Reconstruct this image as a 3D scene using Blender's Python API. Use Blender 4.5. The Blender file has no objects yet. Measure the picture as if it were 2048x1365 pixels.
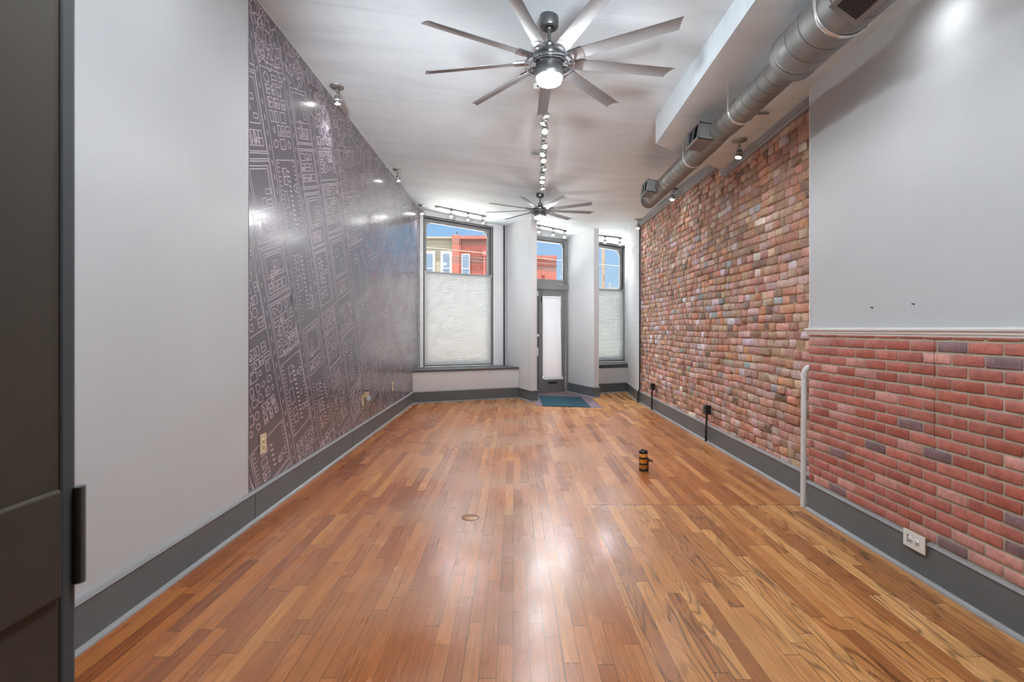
import bpy, math, random
from mathutils import Vector, Matrix
C = bpy.context.scene.collection
PI = math.pi
H0 = 1.27                                   # eye height of the photographer

# ------------------------------------------------------------------ camera
cam_d = bpy.data.cameras.new('camera'); cam = bpy.data.objects.new('camera', cam_d); C.objects.link(cam)
cam.location = (0, 0, H0); cam.rotation_euler = (PI / 2, 0, 0)
cam_d.sensor_width = 36; cam_d.lens = 18.0
cam_d.shift_x = -3 / 2048; cam_d.shift_y = -23.5 / 2048
cam_d.clip_start = 0.02; cam_d.clip_end = 300
cam_d.dof.use_dof = True; cam_d.dof.focus_distance = 5.0; cam_d.dof.aperture_fstop = 9
bpy.context.scene.camera = cam
vs = bpy.context.scene.view_settings
vs.view_transform = 'Standard'; vs.look = 'None'; vs.gamma = 1; vs.use_curve_mapping = False
vs.exposure = 1.2

# ------------------------------------------------------------------ sky and sun
W = bpy.data.worlds.new('sky'); bpy.context.scene.world = W; W.use_nodes = True
wt = W.node_tree; wt.nodes.clear()
wo = wt.nodes.new('ShaderNodeOutputWorld'); wb = wt.nodes.new('ShaderNodeBackground')
tc = wt.nodes.new('ShaderNodeTexCoord'); sx = wt.nodes.new('ShaderNodeSeparateXYZ'); rp = wt.nodes.new('ShaderNodeValToRGB')
wt.links.new(tc.outputs['Generated'], sx.inputs[0]); wt.links.new(sx.outputs[2], rp.inputs[0]); wt.links.new(rp.outputs[0], wb.inputs[0])
SKY = [(0.0, (0.086, 0.112, 0.138)), (0.10, (0.066, 0.100, 0.140)), (0.22, (0.046, 0.084, 0.138)), (0.36, (0.06, 0.09, 0.14)), (0.62, (1.0, 1.08, 1.2)), (1.0, (1.3, 1.36, 1.45))]
while len(rp.color_ramp.elements) < len(SKY): rp.color_ramp.elements.new(0.5)
for e, (p, c) in zip(rp.color_ramp.elements, SKY): e.position = p; e.color = (*c, 1)
wb.inputs[1].default_value = 2.9
wt.links.new(wb.outputs[0], wo.inputs[0])
sd = bpy.data.lights.new('sun', 'SUN'); sd.energy = 30; sd.angle = math.radians(1); sd.color = (1, 0.96, 0.9)
sun = bpy.data.objects.new('sun', sd); C.objects.link(sun); sun.location = (0, -10, 20)
sun.rotation_euler = Vector((0.04, 0.075, -0.995)).to_track_quat('-Z', 'Y').to_euler()
# lamp strengths (the lamps themselves are built with their fittings)
FAN_EMIT = 115.0
SPOT_W = 11.0
WIN_W = 26.0
WASH_W = 2.4
FILL_UPLIGHT_W = 380.0
FILL_GLOBE_EMIT = 46.0

# ------------------------------------------------------------------ helpers
def s2l(c):
    c = c / 255.0
    return c / 12.92 if c <= 0.04045 else ((c + 0.055) / 1.055) ** 2.4
def rgb(r, g, b): return (s2l(r), s2l(g), s2l(b), 1)

class NT:
    def __init__(s, name):
        s.m = bpy.data.materials.new(name); s.m.use_nodes = True; s.t = s.m.node_tree
        s.b = s.t.nodes['Principled BSDF']; s.out = s.t.nodes['Material Output']
    def n(s, typ, **kw):
        x = s.t.nodes.new(typ)
        for k, v in kw.items(): setattr(x, k, v)
        return x
    def l(s, a, b): s.t.links.new(a, b)
    def put(s, sock, v):
        if isinstance(v, bpy.types.NodeSocket): s.l(v, sock)
        else: sock.default_value = v
    def math(s, op, a, b=None, c=None):
        x = s.n('ShaderNodeMath', operation=op); s.put(x.inputs[0], a)
        if b is not None: s.put(x.inputs[1], b)
        if c is not None: s.put(x.inputs[2], c)
        return x.outputs[0]
    def mix(s, f, a, b, mode='MIX'):
        x = s.n('ShaderNodeMix', data_type='RGBA', blend_type=mode)
        s.put(x.inputs[0], f); s.put(x.inputs[6], a); s.put(x.inputs[7], b); return x.outputs[2]
    def comb(s, x, y, z=0.0):
        c = s.n('ShaderNodeCombineXYZ'); s.put(c.inputs[0], x); s.put(c.inputs[1], y); s.put(c.inputs[2], z); return c.outputs[0]
    def obj(s): return s.n('ShaderNodeTexCoord').outputs['Object']
    def noise(s, vec, scale, detail=3, rough=0.5, dist=0.0):
        x = s.n('ShaderNodeTexNoise'); s.l(vec, x.inputs['Vector'])
        x.inputs['Scale'].default_value = scale; x.inputs['Detail'].default_value = detail
        x.inputs['Roughness'].default_value = rough; x.inputs['Distortion'].default_value = dist
        return x.outputs[0]
    def ramp(s, f, stops, interp='LINEAR'):
        x = s.n('ShaderNodeValToRGB'); s.put(x.inputs[0], f); r = x.color_ramp; r.interpolation = interp
        while len(r.elements) < len(stops): r.elements.new(0.5)
        for e, (p, c) in zip(r.elements, stops):
            e.position = p; e.color = c if len(c) == 4 else (*c, 1)
        return x.outputs[0]
    def rng(s, v, a, b, c, d):
        x = s.n('ShaderNodeMapRange'); s.put(x.inputs[0], v)
        for i, q in enumerate((a, b, c, d)): x.inputs[i + 1].default_value = q
        return x.outputs[0]
    def bump(s, h, strength=0.3, dist=0.01):
        x = s.n('ShaderNodeBump'); x.inputs['Strength'].default_value = strength; x.inputs['Distance'].default_value = dist
        s.l(h, x.inputs['Height']); s.l(x.outputs[0], s.b.inputs['Normal'])

def paint(name, col, rough=0.5, metal=0.0, var=0.06, scale=3.0, bump=0.0, bscale=60, spec=0.5, aniso=None):
    m = NT(name); m.b.inputs['Roughness'].default_value = rough; m.b.inputs['Metallic'].default_value = metal
    m.b.inputs['Specular IOR Level'].default_value = spec
    o = m.obj(); v = m.noise(o, scale, 4)
    k = m.rng(v, 0.3, 0.7, 1 - var, 1 + var)
    c = m.mix(1.0, col, m.n('ShaderNodeCombineColor').outputs[0], 'MULTIPLY') if False else None
    mul = m.n('ShaderNodeVectorMath', operation='SCALE'); mul.inputs[0].default_value = col[:3]; m.l(k, mul.inputs['Scale'])
    m.l(mul.outputs[0], m.b.inputs['Base Color'])
    if bump: m.bump(m.noise(o, bscale, 3), bump, 0.004)
    return m.m

def emit(name, col, strength):
    m = NT(name); m.b.inputs['Base Color'].default_value = (0.8, 0.8, 0.8, 1)
    m.b.inputs['Emission Color'].default_value = col; m.b.inputs['Emission Strength'].default_value = strength
    return m.m

class MB:
    """collects shapes into one mesh"""
    def __init__(s): s.v = []; s.f = []; s.mi = []; s.sm = []; s.cur = 0; s.col = []
    def add(s, vs, fs, smooth=False, mat=None):
        o = len(s.v); s.v += [tuple(v) for v in vs]
        for f in fs:
            s.f.append([o + i for i in f]); s.mi.append(s.cur if mat is None else mat); s.sm.append(smooth)
        return s
    def box(s, c, size, M=None, mat=None):
        x, y, z = size[0] / 2, size[1] / 2, size[2] / 2
        p = [Vector((a, b, d)) for a in (-x, x) for b in (-y, y) for d in (-z, z)]
        if M is not None: p = [M @ q for q in p]
        p = [q + Vector(c) for q in p]
        return s.add(p, [(0, 1, 3, 2), (4, 6, 7, 5), (0, 4, 5, 1), (2, 3, 7, 6), (0, 2, 6, 4), (1, 5, 7, 3)], mat=mat)
    def bb(s, x0, x1, y0, y1, z0, z1, mat=None):
        return s.box(((x0 + x1) / 2, (y0 + y1) / 2, (z0 + z1) / 2), (x1 - x0, y1 - y0, z1 - z0), mat=mat)
    def hexa(s, p, mat=None):
        """8 points: bottom 4 ccw then top 4"""
        return s.add(p, [(3, 2, 1, 0), (4, 5, 6, 7), (0, 1, 5, 4), (1, 2, 6, 5), (2, 3, 7, 6), (3, 0, 4, 7)], mat=mat)
    def prism(s, poly, f0, f1, mat=None, smooth=False):
        """poly: list of params; f0,f1 map a param to the two end points"""
        n = len(poly); vs = [f0(p) for p in poly] + [f1(p) for p in poly]
        fs = [tuple(reversed(range(n))), tuple(range(n, 2 * n))] + [(i, (i + 1) % n, n + (i + 1) % n, n + i) for i in range(n)]
        return s.add(vs, fs, smooth, mat)
    def cyl(s, p0, p1, r0, r1=None, n=20, cap=True, mat=None, smooth=True):
        r1 = r0 if r1 is None else r1
        p0 = Vector(p0); p1 = Vector(p1); d = (p1 - p0).normalized()
        a = d.orthogonal().normalized(); b = d.cross(a)
        vs = []
        for p, r in ((p0, r0), (p1, r1)):
            vs += [p + a * r * math.cos(2 * PI * i / n) + b * r * math.sin(2 * PI * i / n) for i in range(n)]
        s.add(vs, [(i, (i + 1) % n, n + (i + 1) % n, n + i) for i in range(n)], smooth, mat)
        if cap:
            s.add(vs[:n], [tuple(reversed(range(n)))], False, mat); s.add(vs[n:], [tuple(range(n))], False, mat)
        return s
    def lathe(s, prof, c=(0, 0, 0), n=32, M=None, mat=None, smooth=True):
        c = Vector(c); vs = []
        for r, z in prof:
            for i in range(n):
                q = Vector((r * math.cos(2 * PI * i / n), r * math.sin(2 * PI * i / n), z))
                vs.append((M @ q if M is not None else q) + c)
        fs = []
        for k in range(len(prof) - 1):
            for i in range(n):
                j = (i + 1) % n; fs.append((k * n + i, k * n + j, (k + 1) * n + j, (k + 1) * n + i))
        return s.add(vs, fs, smooth, mat)
    def tube(s, pts, r, n=8, mat=None, closed=False):
        pts = [Vector(p) for p in pts]; vs = []; m = len(pts); up = None
        for i, p in enumerate(pts):
            if closed: d = (pts[(i + 1) % m] - pts[i - 1]).normalized()
            else: d = (pts[min(i + 1, m - 1)] - pts[max(i - 1, 0)]).normalized()
            if up is None: up = d.orthogonal().normalized()
            a = (up - d * up.dot(d)).normalized(); up = a; b = d.cross(a)
            vs += [p + a * r * math.cos(2 * PI * k / n) + b * r * math.sin(2 * PI * k / n) for k in range(n)]
        fs = []
        for i in range(m if closed else m - 1):
            for k in range(n):
                j = (i + 1) % m; fs.append((i * n + k, i * n + (k + 1) % n, j * n + (k + 1) % n, j * n + k))
        s.add(vs, fs, True, mat)
        if not closed: s.add(vs[:n], [tuple(reversed(range(n)))]); s.add(vs[-n:], [tuple(range(n))])
        return s
    def strip(s, path, prof, mat=None, cap=True):
        """sweep a closed profile (off, z) along a 2D path; off is measured to the right of the walking direction, mitred"""
        path = [Vector(p) for p in path]; m = len(path); vs = []
        for i, p in enumerate(path):
            ds = []
            if i > 0: ds.append((path[i] - path[i - 1]).normalized())
            if i < m - 1: ds.append((path[i + 1] - path[i]).normalized())
            ns = [Vector((d.y, -d.x)) for d in ds]
            if len(ns) == 2: q = (ns[0] + ns[1]).normalized(); q = q / max(0.3, q.dot(ns[0]))
            else: q = ns[0]
            vs += [(p.x + q.x * o, p.y + q.y * o, z) for o, z in prof]
        k = len(prof); fs = []
        for i in range(m - 1):
            for j in range(k): fs.append((i * k + j, i * k + (j + 1) % k, (i + 1) * k + (j + 1) % k, (i + 1) * k + j))
        if cap: fs += [tuple(range(k)), tuple(reversed(range((m - 1) * k, m * k)))]
        return s.add(vs, fs, False, mat)
    def build(s, name, mats, parent=None, bevel=0.0):
        me = bpy.data.meshes.new(name); me.from_pydata(s.v, [], s.f)
        for m in (mats if isinstance(mats, (list, tuple)) else [mats]): me.materials.append(m)
        me.polygons.foreach_set('material_index', s.mi); me.polygons.foreach_set('use_smooth', s.sm)
        me.update()
        o = bpy.data.objects.new(name, me); C.objects.link(o)
        if parent is not None: o.parent = parent
        if bevel:
            b = o.modifiers.new('edge', 'BEVEL'); b.width = bevel; b.segments = 2; b.limit_method = 'ANGLE'; b.angle_limit = 0.7
        return o

def tag(o, label=None, cat=None, group=None, kind=None):
    if label: o['label'] = label
    if cat: o['category'] = cat
    if group: o['group'] = group
    if kind: o['kind'] = kind
    return o
def struct(o, label=None, cat=None): return tag(o, label, cat, None, 'structure')
def thing(name, label, cat, loc=(0, 0, 0), rz=0.0, group=None):
    o = bpy.data.objects.new(name, None); C.objects.link(o); o.location = loc; o.rotation_euler = (0, 0, rz)
    o.empty_display_size = 0.05
    return tag(o, label, cat, group)
def copy_tree(o, parent=None):
    c = o.copy(); C.objects.link(c)
    if parent is not None: c.parent = parent; c.matrix_parent_inverse = o.matrix_parent_inverse.copy()
    for ch in [x for x in bpy.data.objects if x.parent == o]: copy_tree(ch, c)
    return c

# ------------------------------------------------------------------ room measures
XL = -1.724; XR = 2.09; XB = 2.195
th = math.atan(0.405); ct, st = math.cos(th), math.sin(th)
FO = (0.0, 10.164)
def Fx(a, b): return (FO[0] + a * ct - b * st, FO[1] + a * st + b * ct)       # street-front frame: a along, b outwards
def F(a, b, z): x, y = Fx(a, b); return Vector((x, y, z))
def fbox(mb, a0, a1, b0, b1, z0, z1, mat=None, z0r=None, z1r=None):
    z0r = z0 if z0r is None else z0r; z1r = z1 if z1r is None else z1r
    return mb.hexa([F(a0, b0, z0), F(a1, b0, z0r), F(a1, b1, z0r), F(a0, b1, z0), F(a0, b0, z1), F(a1, b0, z1r), F(a1, b1, z1r), F(a0, b1, z1)], mat)
def sm(a, b, t): return max(0.0, min(1.0, (t - a) / (b - a)))
def ceil_z(x, y): return H0 + 2.219 - 0.12 * (x - XL) + 0.09 * sm(1.2, 2.1, x) * sm(4.8, 6.3, y)
def soff_z(x, y): return H0 + 1.63 + 0.0395 * (4.5 - y) + 0.045 * (x - 1.25)

# ------------------------------------------------------------------ materials
def mat_wall(name, col, rough=0.45):
    m = NT(name); o = m.obj(); m.b.inputs['Roughness'].default_value = rough
    big = m.noise(o, 0.9, 3); c = m.mix(m.rng(big, 0.35, 0.65, 0, 1), tuple(0.94 * v for v in col[:3]) + (1,), col)
    m.l(c, m.b.inputs['Base Color'])
    f = m.noise(o, 30, 4, 0.6); g = m.noise(o, 4, 3)
    m.bump(m.math('ADD', f, m.math('MULTIPLY', g, 3.0)), 0.18, 0.004)
    return m.m
WHITE = mat_wall('white_wall_paint', rgb(193, 196, 199), 0.34)
WHITE2 = mat_wall('white_partition_paint', rgb(216, 217, 219), 0.5)
def mat_ceiling():
    m = NT('ceiling_paint'); o = m.obj(); m.b.inputs['Roughness'].default_value = 0.6
    mp = m.n('ShaderNodeMapping'); m.l(o, mp.inputs[0]); mp.inputs['Scale'].default_value = (0.6, 3.2, 1)
    a = m.noise(mp.outputs[0], 1.3, 5, 0.6, 0.6); b = m.noise(o, 1.2, 3)
    t = m.math('ADD', m.math('MULTIPLY', a, 0.6), m.math('MULTIPLY', b, 0.4))
    m.l(m.ramp(t, [(0.35, rgb(214, 227, 234)), (0.5, rgb(225, 238, 245)), (0.66, rgb(232, 244, 250))]), m.b.inputs['Base Color'])
    m.bump(m.math('ADD', a, m.math('MULTIPLY', m.noise(o, 25, 3), 0.2)), 0.35, 0.012)
    return m.m
CEIL = mat_ceiling()
BENCHG = paint('dark_grey_bench_paint', rgb(84, 85, 87), 0.35)
GREY = paint('grey_trim_paint', rgb(122, 123, 125), 0.4, var=0.05, bump=0.1)
GREYB = paint('grey_baseboard_paint', rgb(98, 105, 108), 0.42, var=0.06, bump=0.12)
GREYL = paint('pale_shoe_paint_cap_glint', rgb(150, 151, 153), 0.3, var=0.05)
FRAMEG = paint('grey_window_paint', rgb(134, 134, 135), 0.45, var=0.08, bump=0.15)
BLACK = paint('black_plastic', rgb(26, 26, 28), 0.4)
GAP = paint('dark_gap', rgb(30, 30, 31), 0.8)
IVORY = paint('ivory_plastic', rgb(214, 194, 160), 0.35, var=0.03)
WPLAS = paint('white_plastic', rgb(226, 226, 222), 0.35, var=0.02)
TRIMW = paint('white_gloss_trim', rgb(222, 222, 221), 0.25, var=0.03)
NICKEL = paint('brushed_nickel', rgb(152, 154, 157), 0.38, metal=0.9, var=0.08, scale=20)
NICKELD = paint('dark_nickel', rgb(116, 117, 119), 0.36, metal=0.9, var=0.1, scale=18)
BLADE = paint('brushed_blade_metal', rgb(152, 154, 157), 0.5, metal=0.6, var=0.06, scale=9)
TRACKM = paint('track_grey_metal', rgb(120, 120, 118), 0.4, metal=0.5)
FITM = paint('fitting_metal', rgb(150, 149, 146), 0.35, metal=0.7)
LAMP = emit('lit_lamp_glass', (1, 0.98, 0.95, 1), 30)
DIFF = emit('lit_opal_diffuser', (0.93, 0.97, 1.0, 1), FAN_EMIT)
SLOT = paint('socket_slot', rgb(40, 34, 28), 0.6)

def mat_floor():
    m = NT('oak_strip_floor'); o = m.obj(); sp = m.n('ShaderNodeSeparateXYZ'); m.l(o, sp.inputs[0]); X, Y = sp.outputs[0], sp.outputs[1]
    w = 0.0635
    front = m.math('MULTIPLY', m.math('GREATER_THAN', X, 0.52), m.math('LESS_THAN', Y, 3.70))
    xs = m.math('ADD', m.math('DIVIDE', X, w), m.math('MULTIPLY', front, 0.37))
    i = m.math('FLOOR', xs); fx = m.math('SUBTRACT', xs, i)
    ii = m.math('ADD', i, m.math('MULTIPLY', front, 131.0))
    wn = m.n('ShaderNodeTexWhiteNoise', noise_dimensions='1D'); m.l(ii, wn.inputs['W'])
    wc = m.n('ShaderNodeSeparateColor'); m.l(wn.outputs['Color'], wc.inputs[0])
    L = m.math('ADD', m.math('MULTIPLY', wc.outputs[1], 0.9), 0.45)
    ys = m.math('ADD', m.math('DIVIDE', Y, L), m.math('MULTIPLY', wc.outputs[0], 19.0))
    j = m.math('FLOOR', ys); fy = m.math('SUBTRACT', ys, j)
    w2 = m.n('ShaderNodeTexWhiteNoise', noise_dimensions='2D'); m.l(m.comb(ii, j), w2.inputs['Vector'])
    c2 = m.n('ShaderNodeSeparateColor'); m.l(w2.outputs['Color'], c2.inputs[0]); r = w2.outputs['Value']
    worn = m.ramp(r, [(0.0, rgb(144, 76, 32)), (0.2, rgb(160, 87, 36)), (0.5, rgb(168, 95, 40)), (0.8, rgb(178, 104, 46)), (0.95, rgb(188, 116, 56)), (1.0, rgb(198, 130, 68))])
    pale = m.ramp(r, [(0.0, rgb(150, 94, 50)), (0.12, rgb(168, 110, 62)), (0.3, rgb(190, 130, 74)), (0.65, rgb(202, 144, 86)), (1.0, rgb(218, 166, 106))])
    # the boards grow yellower towards the right-hand wall and the street door, redder by the mural wall
    n1 = m.noise(o, 0.55, 2)
    f = m.math('ADD', m.math('MULTIPLY', front, 0.55), m.rng(m.math('ADD', X, m.math('MULTIPLY', n1, 1.2)), 0.6, 2.3, 0.0, 0.45))
    f = m.math('ADD', f, m.rng(Y, 7.0, 8.8, 0.0, 0.5)); f = m.math('MINIMUM', f, 1.0)
    base = m.mix(f, worn, pale)
    # grain
    gx = m.math('ADD', X, m.math('MULTIPLY', r, 31.0)); gy = m.math('ADD', Y, m.math('MULTIPLY', c2.outputs[0], 57.0))
    fine = m.noise(m.comb(m.math('MULTIPLY', gx, 48.0), m.math('MULTIPLY', gy, 1.6), r), 2.2, 3, 0.6)
    flow = m.noise(m.comb(m.math('MULTIPLY', gx, 7.0), m.math('MULTIPLY', gy, 0.85), r), 1.0, 2, 0.4)
    bands = m.math('SINE', m.math('MULTIPLY', flow, 95.0))
    cath = m.math('POWER', m.rng(bands, -1, 1, 0, 1), 5.0)
    cs = m.math('MULTIPLY', cath, m.math('MULTIPLY', m.rng(c2.outputs[1], 0.2, 0.9, 0.12, 0.75), m.math('ADD', 0.35, m.math('MULTIPLY', front, 0.65))))
    k = m.math('SUBTRACT', m.rng(fine, 0.34, 0.66, 0.76, 1.14), m.math('MULTIPLY', cs, 0.75))
    sc = m.n('ShaderNodeVectorMath', operation='SCALE'); m.l(base, sc.inputs[0]); m.l(k, sc.inputs['Scale'])
    col = sc.outputs[0]
    # dark stains and grey wear, with the broad central sheen painted in
    stn = m.noise(o, 2.6, 3, 0.5); col = m.mix(m.rng(stn, 0.70, 0.85, 0, 0.15), col, rgb(70, 44, 30))
    wear = m.noise(o, 1.1, 2, 0.5)
    wear_sheen_m = m.math('MULTIPLY', m.rng(wear, 0.38, 0.6, 0.1, 1), m.rng(m.math('ABSOLUTE', m.math('ADD', X, 0.1)), 0.4, 1.5, 0.5, 0.0))
    col = m.mix(wear_sheen_m, col, rgb(170, 138, 112))
    # seams between boards
    ex = m.math('MINIMUM', fx, m.math('SUBTRACT', 1.0, fx)); ey = m.math('MULTIPLY', m.math('MINIMUM', fy, m.math('SUBTRACT', 1.0, fy)), L)
    opn = m.rng(wc.outputs[2], 0.35, 1.0, 0.006, 0.030)
    gapx = m.math('LESS_THAN', ex, opn); gapy = m.math('LESS_THAN', ey, 0.0016)
    sl = m.math('MULTIPLY', m.math('LESS_THAN', m.math('ABSOLUTE', m.math('SUBTRACT', Y, 3.70)), 0.004), m.math('GREATER_THAN', X, 0.52))
    gap = m.math('MAXIMUM', m.math('MAXIMUM', gapx, gapy), sl)
    col = m.mix(m.math('MULTIPLY', gap, 0.8), col, rgb(44, 26, 18))
    # scratches
    vo = m.n('ShaderNodeTexVoronoi', feature='DISTANCE_TO_EDGE'); mp = m.n('ShaderNodeMapping'); m.l(o, mp.inputs[0])
    mp.inputs['Rotation'].default_value = (0, 0, 0.5); mp.inputs['Scale'].default_value = (2.2, 0.7, 1); m.l(mp.outputs[0], vo.inputs['Vector']); vo.inputs['Scale'].default_value = 2.4
    scr = m.math('MULTIPLY', m.math('LESS_THAN', vo.outputs['Distance'], 0.0035), m.rng(m.noise(o, 3, 2), 0.5, 0.6, 0, 0.28))
    col = m.mix(scr, col, rgb(205, 180, 160))
    m.l(col, m.b.inputs['Base Color'])
    ro = m.math('ADD', m.rng(m.noise(o, 1.6, 2, 0.5), 0.3, 0.7, 0.20, 0.32), m.math('MULTIPLY', m.math('SUBTRACT', fine, 0.5), 0.03))
    m.l(m.math('ADD', ro, m.math('MULTIPLY', r, 0.04)), m.b.inputs['Roughness'])
    m.b.inputs['Specular IOR Level'].default_value = 0.42
    m.b.inputs['Coat Weight'].default_value = 0.08; m.b.inputs['Coat Roughness'].default_value = 0.16
    h = m.math('SUBTRACT', m.math('ADD', m.math('MULTIPLY', fine, 0.012), m.math('ADD', m.math('MULTIPLY', r, 0.03), m.math('MULTIPLY', m.noise(o, 5, 2), 0.5))), m.math('MULTIPLY', gap, 0.5))
    m.bump(h, 0.22, 0.004)
    return m.m
FLOORM = mat_floor()

# ------------------------------------------------------------------ floor, ceiling, walls
mb = MB(); mb.bb(-2.1, 3.2, -2.2, 11.6, -0.12, 0.0)
struct(mb.build('floor', FLOORM))
mb = MB(); nx, ny = 36, 70
for j in range(ny + 1):
    for i in range(nx + 1):
        x = -2.1 + 5.4 * i / nx; y = -2.2 + (12.62 + 0.405 * x) * j / ny
        mb.v.append((x, y, ceil_z(x, y)))
for j in range(ny):
    for i in range(nx):
        q = j * (nx + 1) + i; mb.f.append([q, q + nx + 1, q + nx + 2, q + 1]); mb.mi.append(0); mb.sm.append(True)
ceiling = mb.build('ceiling', CEIL); struct(ceiling)
so = ceiling.modifiers.new('slab', 'SOLIDIFY'); so.thickness = 0.15; so.offset = -1
# dropped soffit along the side wall, its street end cut at an angle
mb = MB()
pl = [(1.25, -2.2), (2.6, -2.2), (2.6, 5.65), (2.14, 5.27), (1.25, 4.5)]
mb.prism(pl, lambda p: (p[0], p[1], soff_z(*p)), lambda p: (p[0], p[1], ceil_z(*p) + 0.05))
struct(mb.build('ceiling_soffit', CEIL))

mb = MB(); mb.bb(XL - 0.2, XL, 0.5, 9.62, 0, 3.62); struct(mb.build('wall_left', WHITE))
mb = MB(); mb.bb(XR, XR + 0.35, 0.5, 3.61, 0, 3.3); struct(mb.build('wall_right', WHITE))
mb = MB(); mb.prism([(2.175, 8.82), (2.305, 10.3), (2.45, 11.35), (2.9, 11.35), (2.9, 8.82)], lambda p: (p[0], p[1], 0), lambda p: (p[0], p[1], 3.4))
def mat_perf():
    m = NT('white_paper_with_faint_dashes'); o = m.obj(); sp = m.n('ShaderNodeSeparateXYZ'); m.l(o, sp.inputs[0])
    yy = m.math('FRACT', m.math('DIVIDE', sp.outputs[1], 0.11)); zz = m.math('FRACT', m.math('DIVIDE', sp.outputs[2], 0.17))
    d = m.math('MULTIPLY', m.math('LESS_THAN', yy, 0.3), m.math('LESS_THAN', zz, 0.28))
    m.l(m.mix(m.math('MULTIPLY', d, 0.4), rgb(224, 225, 226), rgb(190, 191, 193)), m.b.inputs['Base Color']); m.b.inputs['Roughness'].default_value = 0.5
    return m.m
struct(mb.build('wall_right_far', mat_perf()))
# wall behind the camera with the doorway the picture is taken from, and the passage behind it
mb = MB()
mb.bb(XL - 0.2, -0.46, 0.38, 0.5, 0, 3.62); mb.bb(0.55, XR + 0.35, 0.38, 0.5, 0, 3.5); mb.bb(-0.46, 0.55, 0.38, 0.5, 2.12, 3.6)
struct(mb.build('wall_back', WHITE))
mb = MB(); mb.bb(-1.3, -1.2, -2.1, 0.38, 0, 3.62); mb.bb(1.2, 1.3, -2.1, 0.38, 0, 3.5); mb.bb(-1.3, 1.3, -2.2, -2.1, 0, 3.62)
struct(mb.build('wall_passage', mat_wall('passage_paint', rgb(170, 160, 145))))
BROWN = paint('brown_jamb_paint', rgb(66, 58, 48), 0.6, var=0.05, scale=8)
mb = MB(); mb.bb(-0.475, -0.43, 0.30, 0.484, 0, 2.12); mb.bb(0.52, 0.56, 0.30, 0.5, 0, 2.12); mb.bb(-0.475, 0.56, 0.30, 0.5, 2.08, 2.14)
jam = mb.build('door_2', BROWN); struct(jam)
mb = MB(); mb.bb(-0.475, -0.4285, 0.484, 0.502, 0, 2.14); mb.build('door_edge', paint('grey_door_edge', rgb(70, 74, 78), 0.6), jam, 0.003)
mb = MB(); mb.box((-0.4285, 0.45, 1.068), (0.006, 0.066, 0.102)); mb.build('hinge_plate', BROWN, jam, 0.0025)
mb = MB(); mb.cyl((-0.4262, 0.5025, 1.022), (-0.4262, 0.5025, 1.116), 0.0052, n=16)
mb.build('hinge_pin', paint('painted_hinge', rgb(84, 84, 84), 0.5), jam, 0.0015)

# street front ---------------------------------------------------------------
WA0, WA1 = -1.790, -0.442           # big window opening
WB0, WB1 = 1.300, 2.632             # second window
SILL = 0.57
mb = MB()
def zc(a, b): x, y = Fx(a, b); return ceil_z(x, y) + 0.05
fbox(mb, -2.1, WA0, 0, 0.25, 0, 3.7); fbox(mb, WA1, -0.062, 0, 0.25, 0, 3.7)
fbox(mb, WA0, WA1, 0, 0.25, 0, SILL - 0.02)
fbox(mb, WA0, WA1, 0, 0.25, 3.374, 3.7, z0r=3.262, z1r=3.7)
fbox(mb, 1.21, WB0, 0, 0.25, 0, 3.5); fbox(mb, WB1, 2.9, 0, 0.25, 0, 3.5)
fbox(mb, WB0, WB1, 0, 0.25, 0, SILL - 0.02)
fbox(mb, WB0, WB1, 0, 0.25, 3.172, 3.5, z0r=3.065, z1r=3.5)
fbox(mb, -0.062, 1.114, -0.21, 0.02, 3.15, 3.5, z0r=3.09)       # above the door transom
struct(mb.build('wall_front', WHITE2))
mb = MB(); fbox(mb, -0.168, -0.062, -1.245, 0, 0, 3.6); struct(mb.build('wall_partition_1', WHITE2))
mb = MB(); fbox(mb, 1.114, 1.218, -1.21, -0.06, 0, 3.5); fbox(mb, 1.19, 1.218, -0.06, 0.05, 0, 3.5); struct(mb.build('wall_partition_2', WHITE2))
# window benches
mb = MB(); fbox(mb, -2.2, -0.168, -0.668, 0.0, 0, SILL - 0.035); struct(mb.build('wall_bench_1', WHITE2))
mb = MB(); fbox(mb, 1.218, 2.62, -0.68, 0.0, 0, SILL - 0.035); struct(mb.build('wall_bench_2', WHITE2))
mb = MB(); fbox(mb, -2.16, -0.170, -0.70, 0.02, SILL - 0.035, SILL); struct(mb.build('trim_bench_top_1', BENCHG, bevel=0.004))
mb = MB(); fbox(mb, 1.219, 2.47, -0.70, 0.02, SILL - 0.035, SILL)
fbox(mb, 1.219, 2.44, -0.69, -0.66, SILL - 0.075, SILL - 0.035)
struct(mb.build('trim_bench_top_2', BENCHG, bevel=0.003))

# baseboards ------------------------------------------------------------------
BP = [(-0.01, 0.0), (0.018, 0.0), (0.018, 0.186), (-0.01, 0.186)]
CP = [(-0.01, 0.186), (0.022, 0.186), (0.026, 0.191), (0.02, 0.203), (-0.01, 0.204)]
QP = [(0.017, 0.0), (0.036, 0.0), (0.035, 0.008), (0.030, 0.015), (0.022, 0.019), (0.017, 0.020)]
def baseboard(name, path, joints=()):
    mb = MB(); mb.strip(path, BP, mat=0)
    for (x, y, dx, dy) in joints:           # butt joints between boards
        mb.box((x, y, 0.095), (abs(dx) * 0.039 + abs(dy) * 0.0035, abs(dy) * 0.039 + abs(dx) * 0.0035, 0.184), mat=1)
    o = mb.build(name, [GREYB, GAP]); struct(o)
    MB().strip(path, CP).build('cap_molding', GREYL, o)  # paler cap puts its specular top edge into the colour
    MB().strip(path, QP).build('shoe_molding', GREYL, o)
    return o
bl = Fx(-2.1345, -0.668)
yl = FO[1] + 0.405 * XL - 0.668 / ct         # where the bench front meets the mural wall
baseboard('baseboard_left', [(XL, 0.5), (XL, yl)], [(XL, 5.42, 1, 0), (XL, 3.38, 1, 0)])
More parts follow.
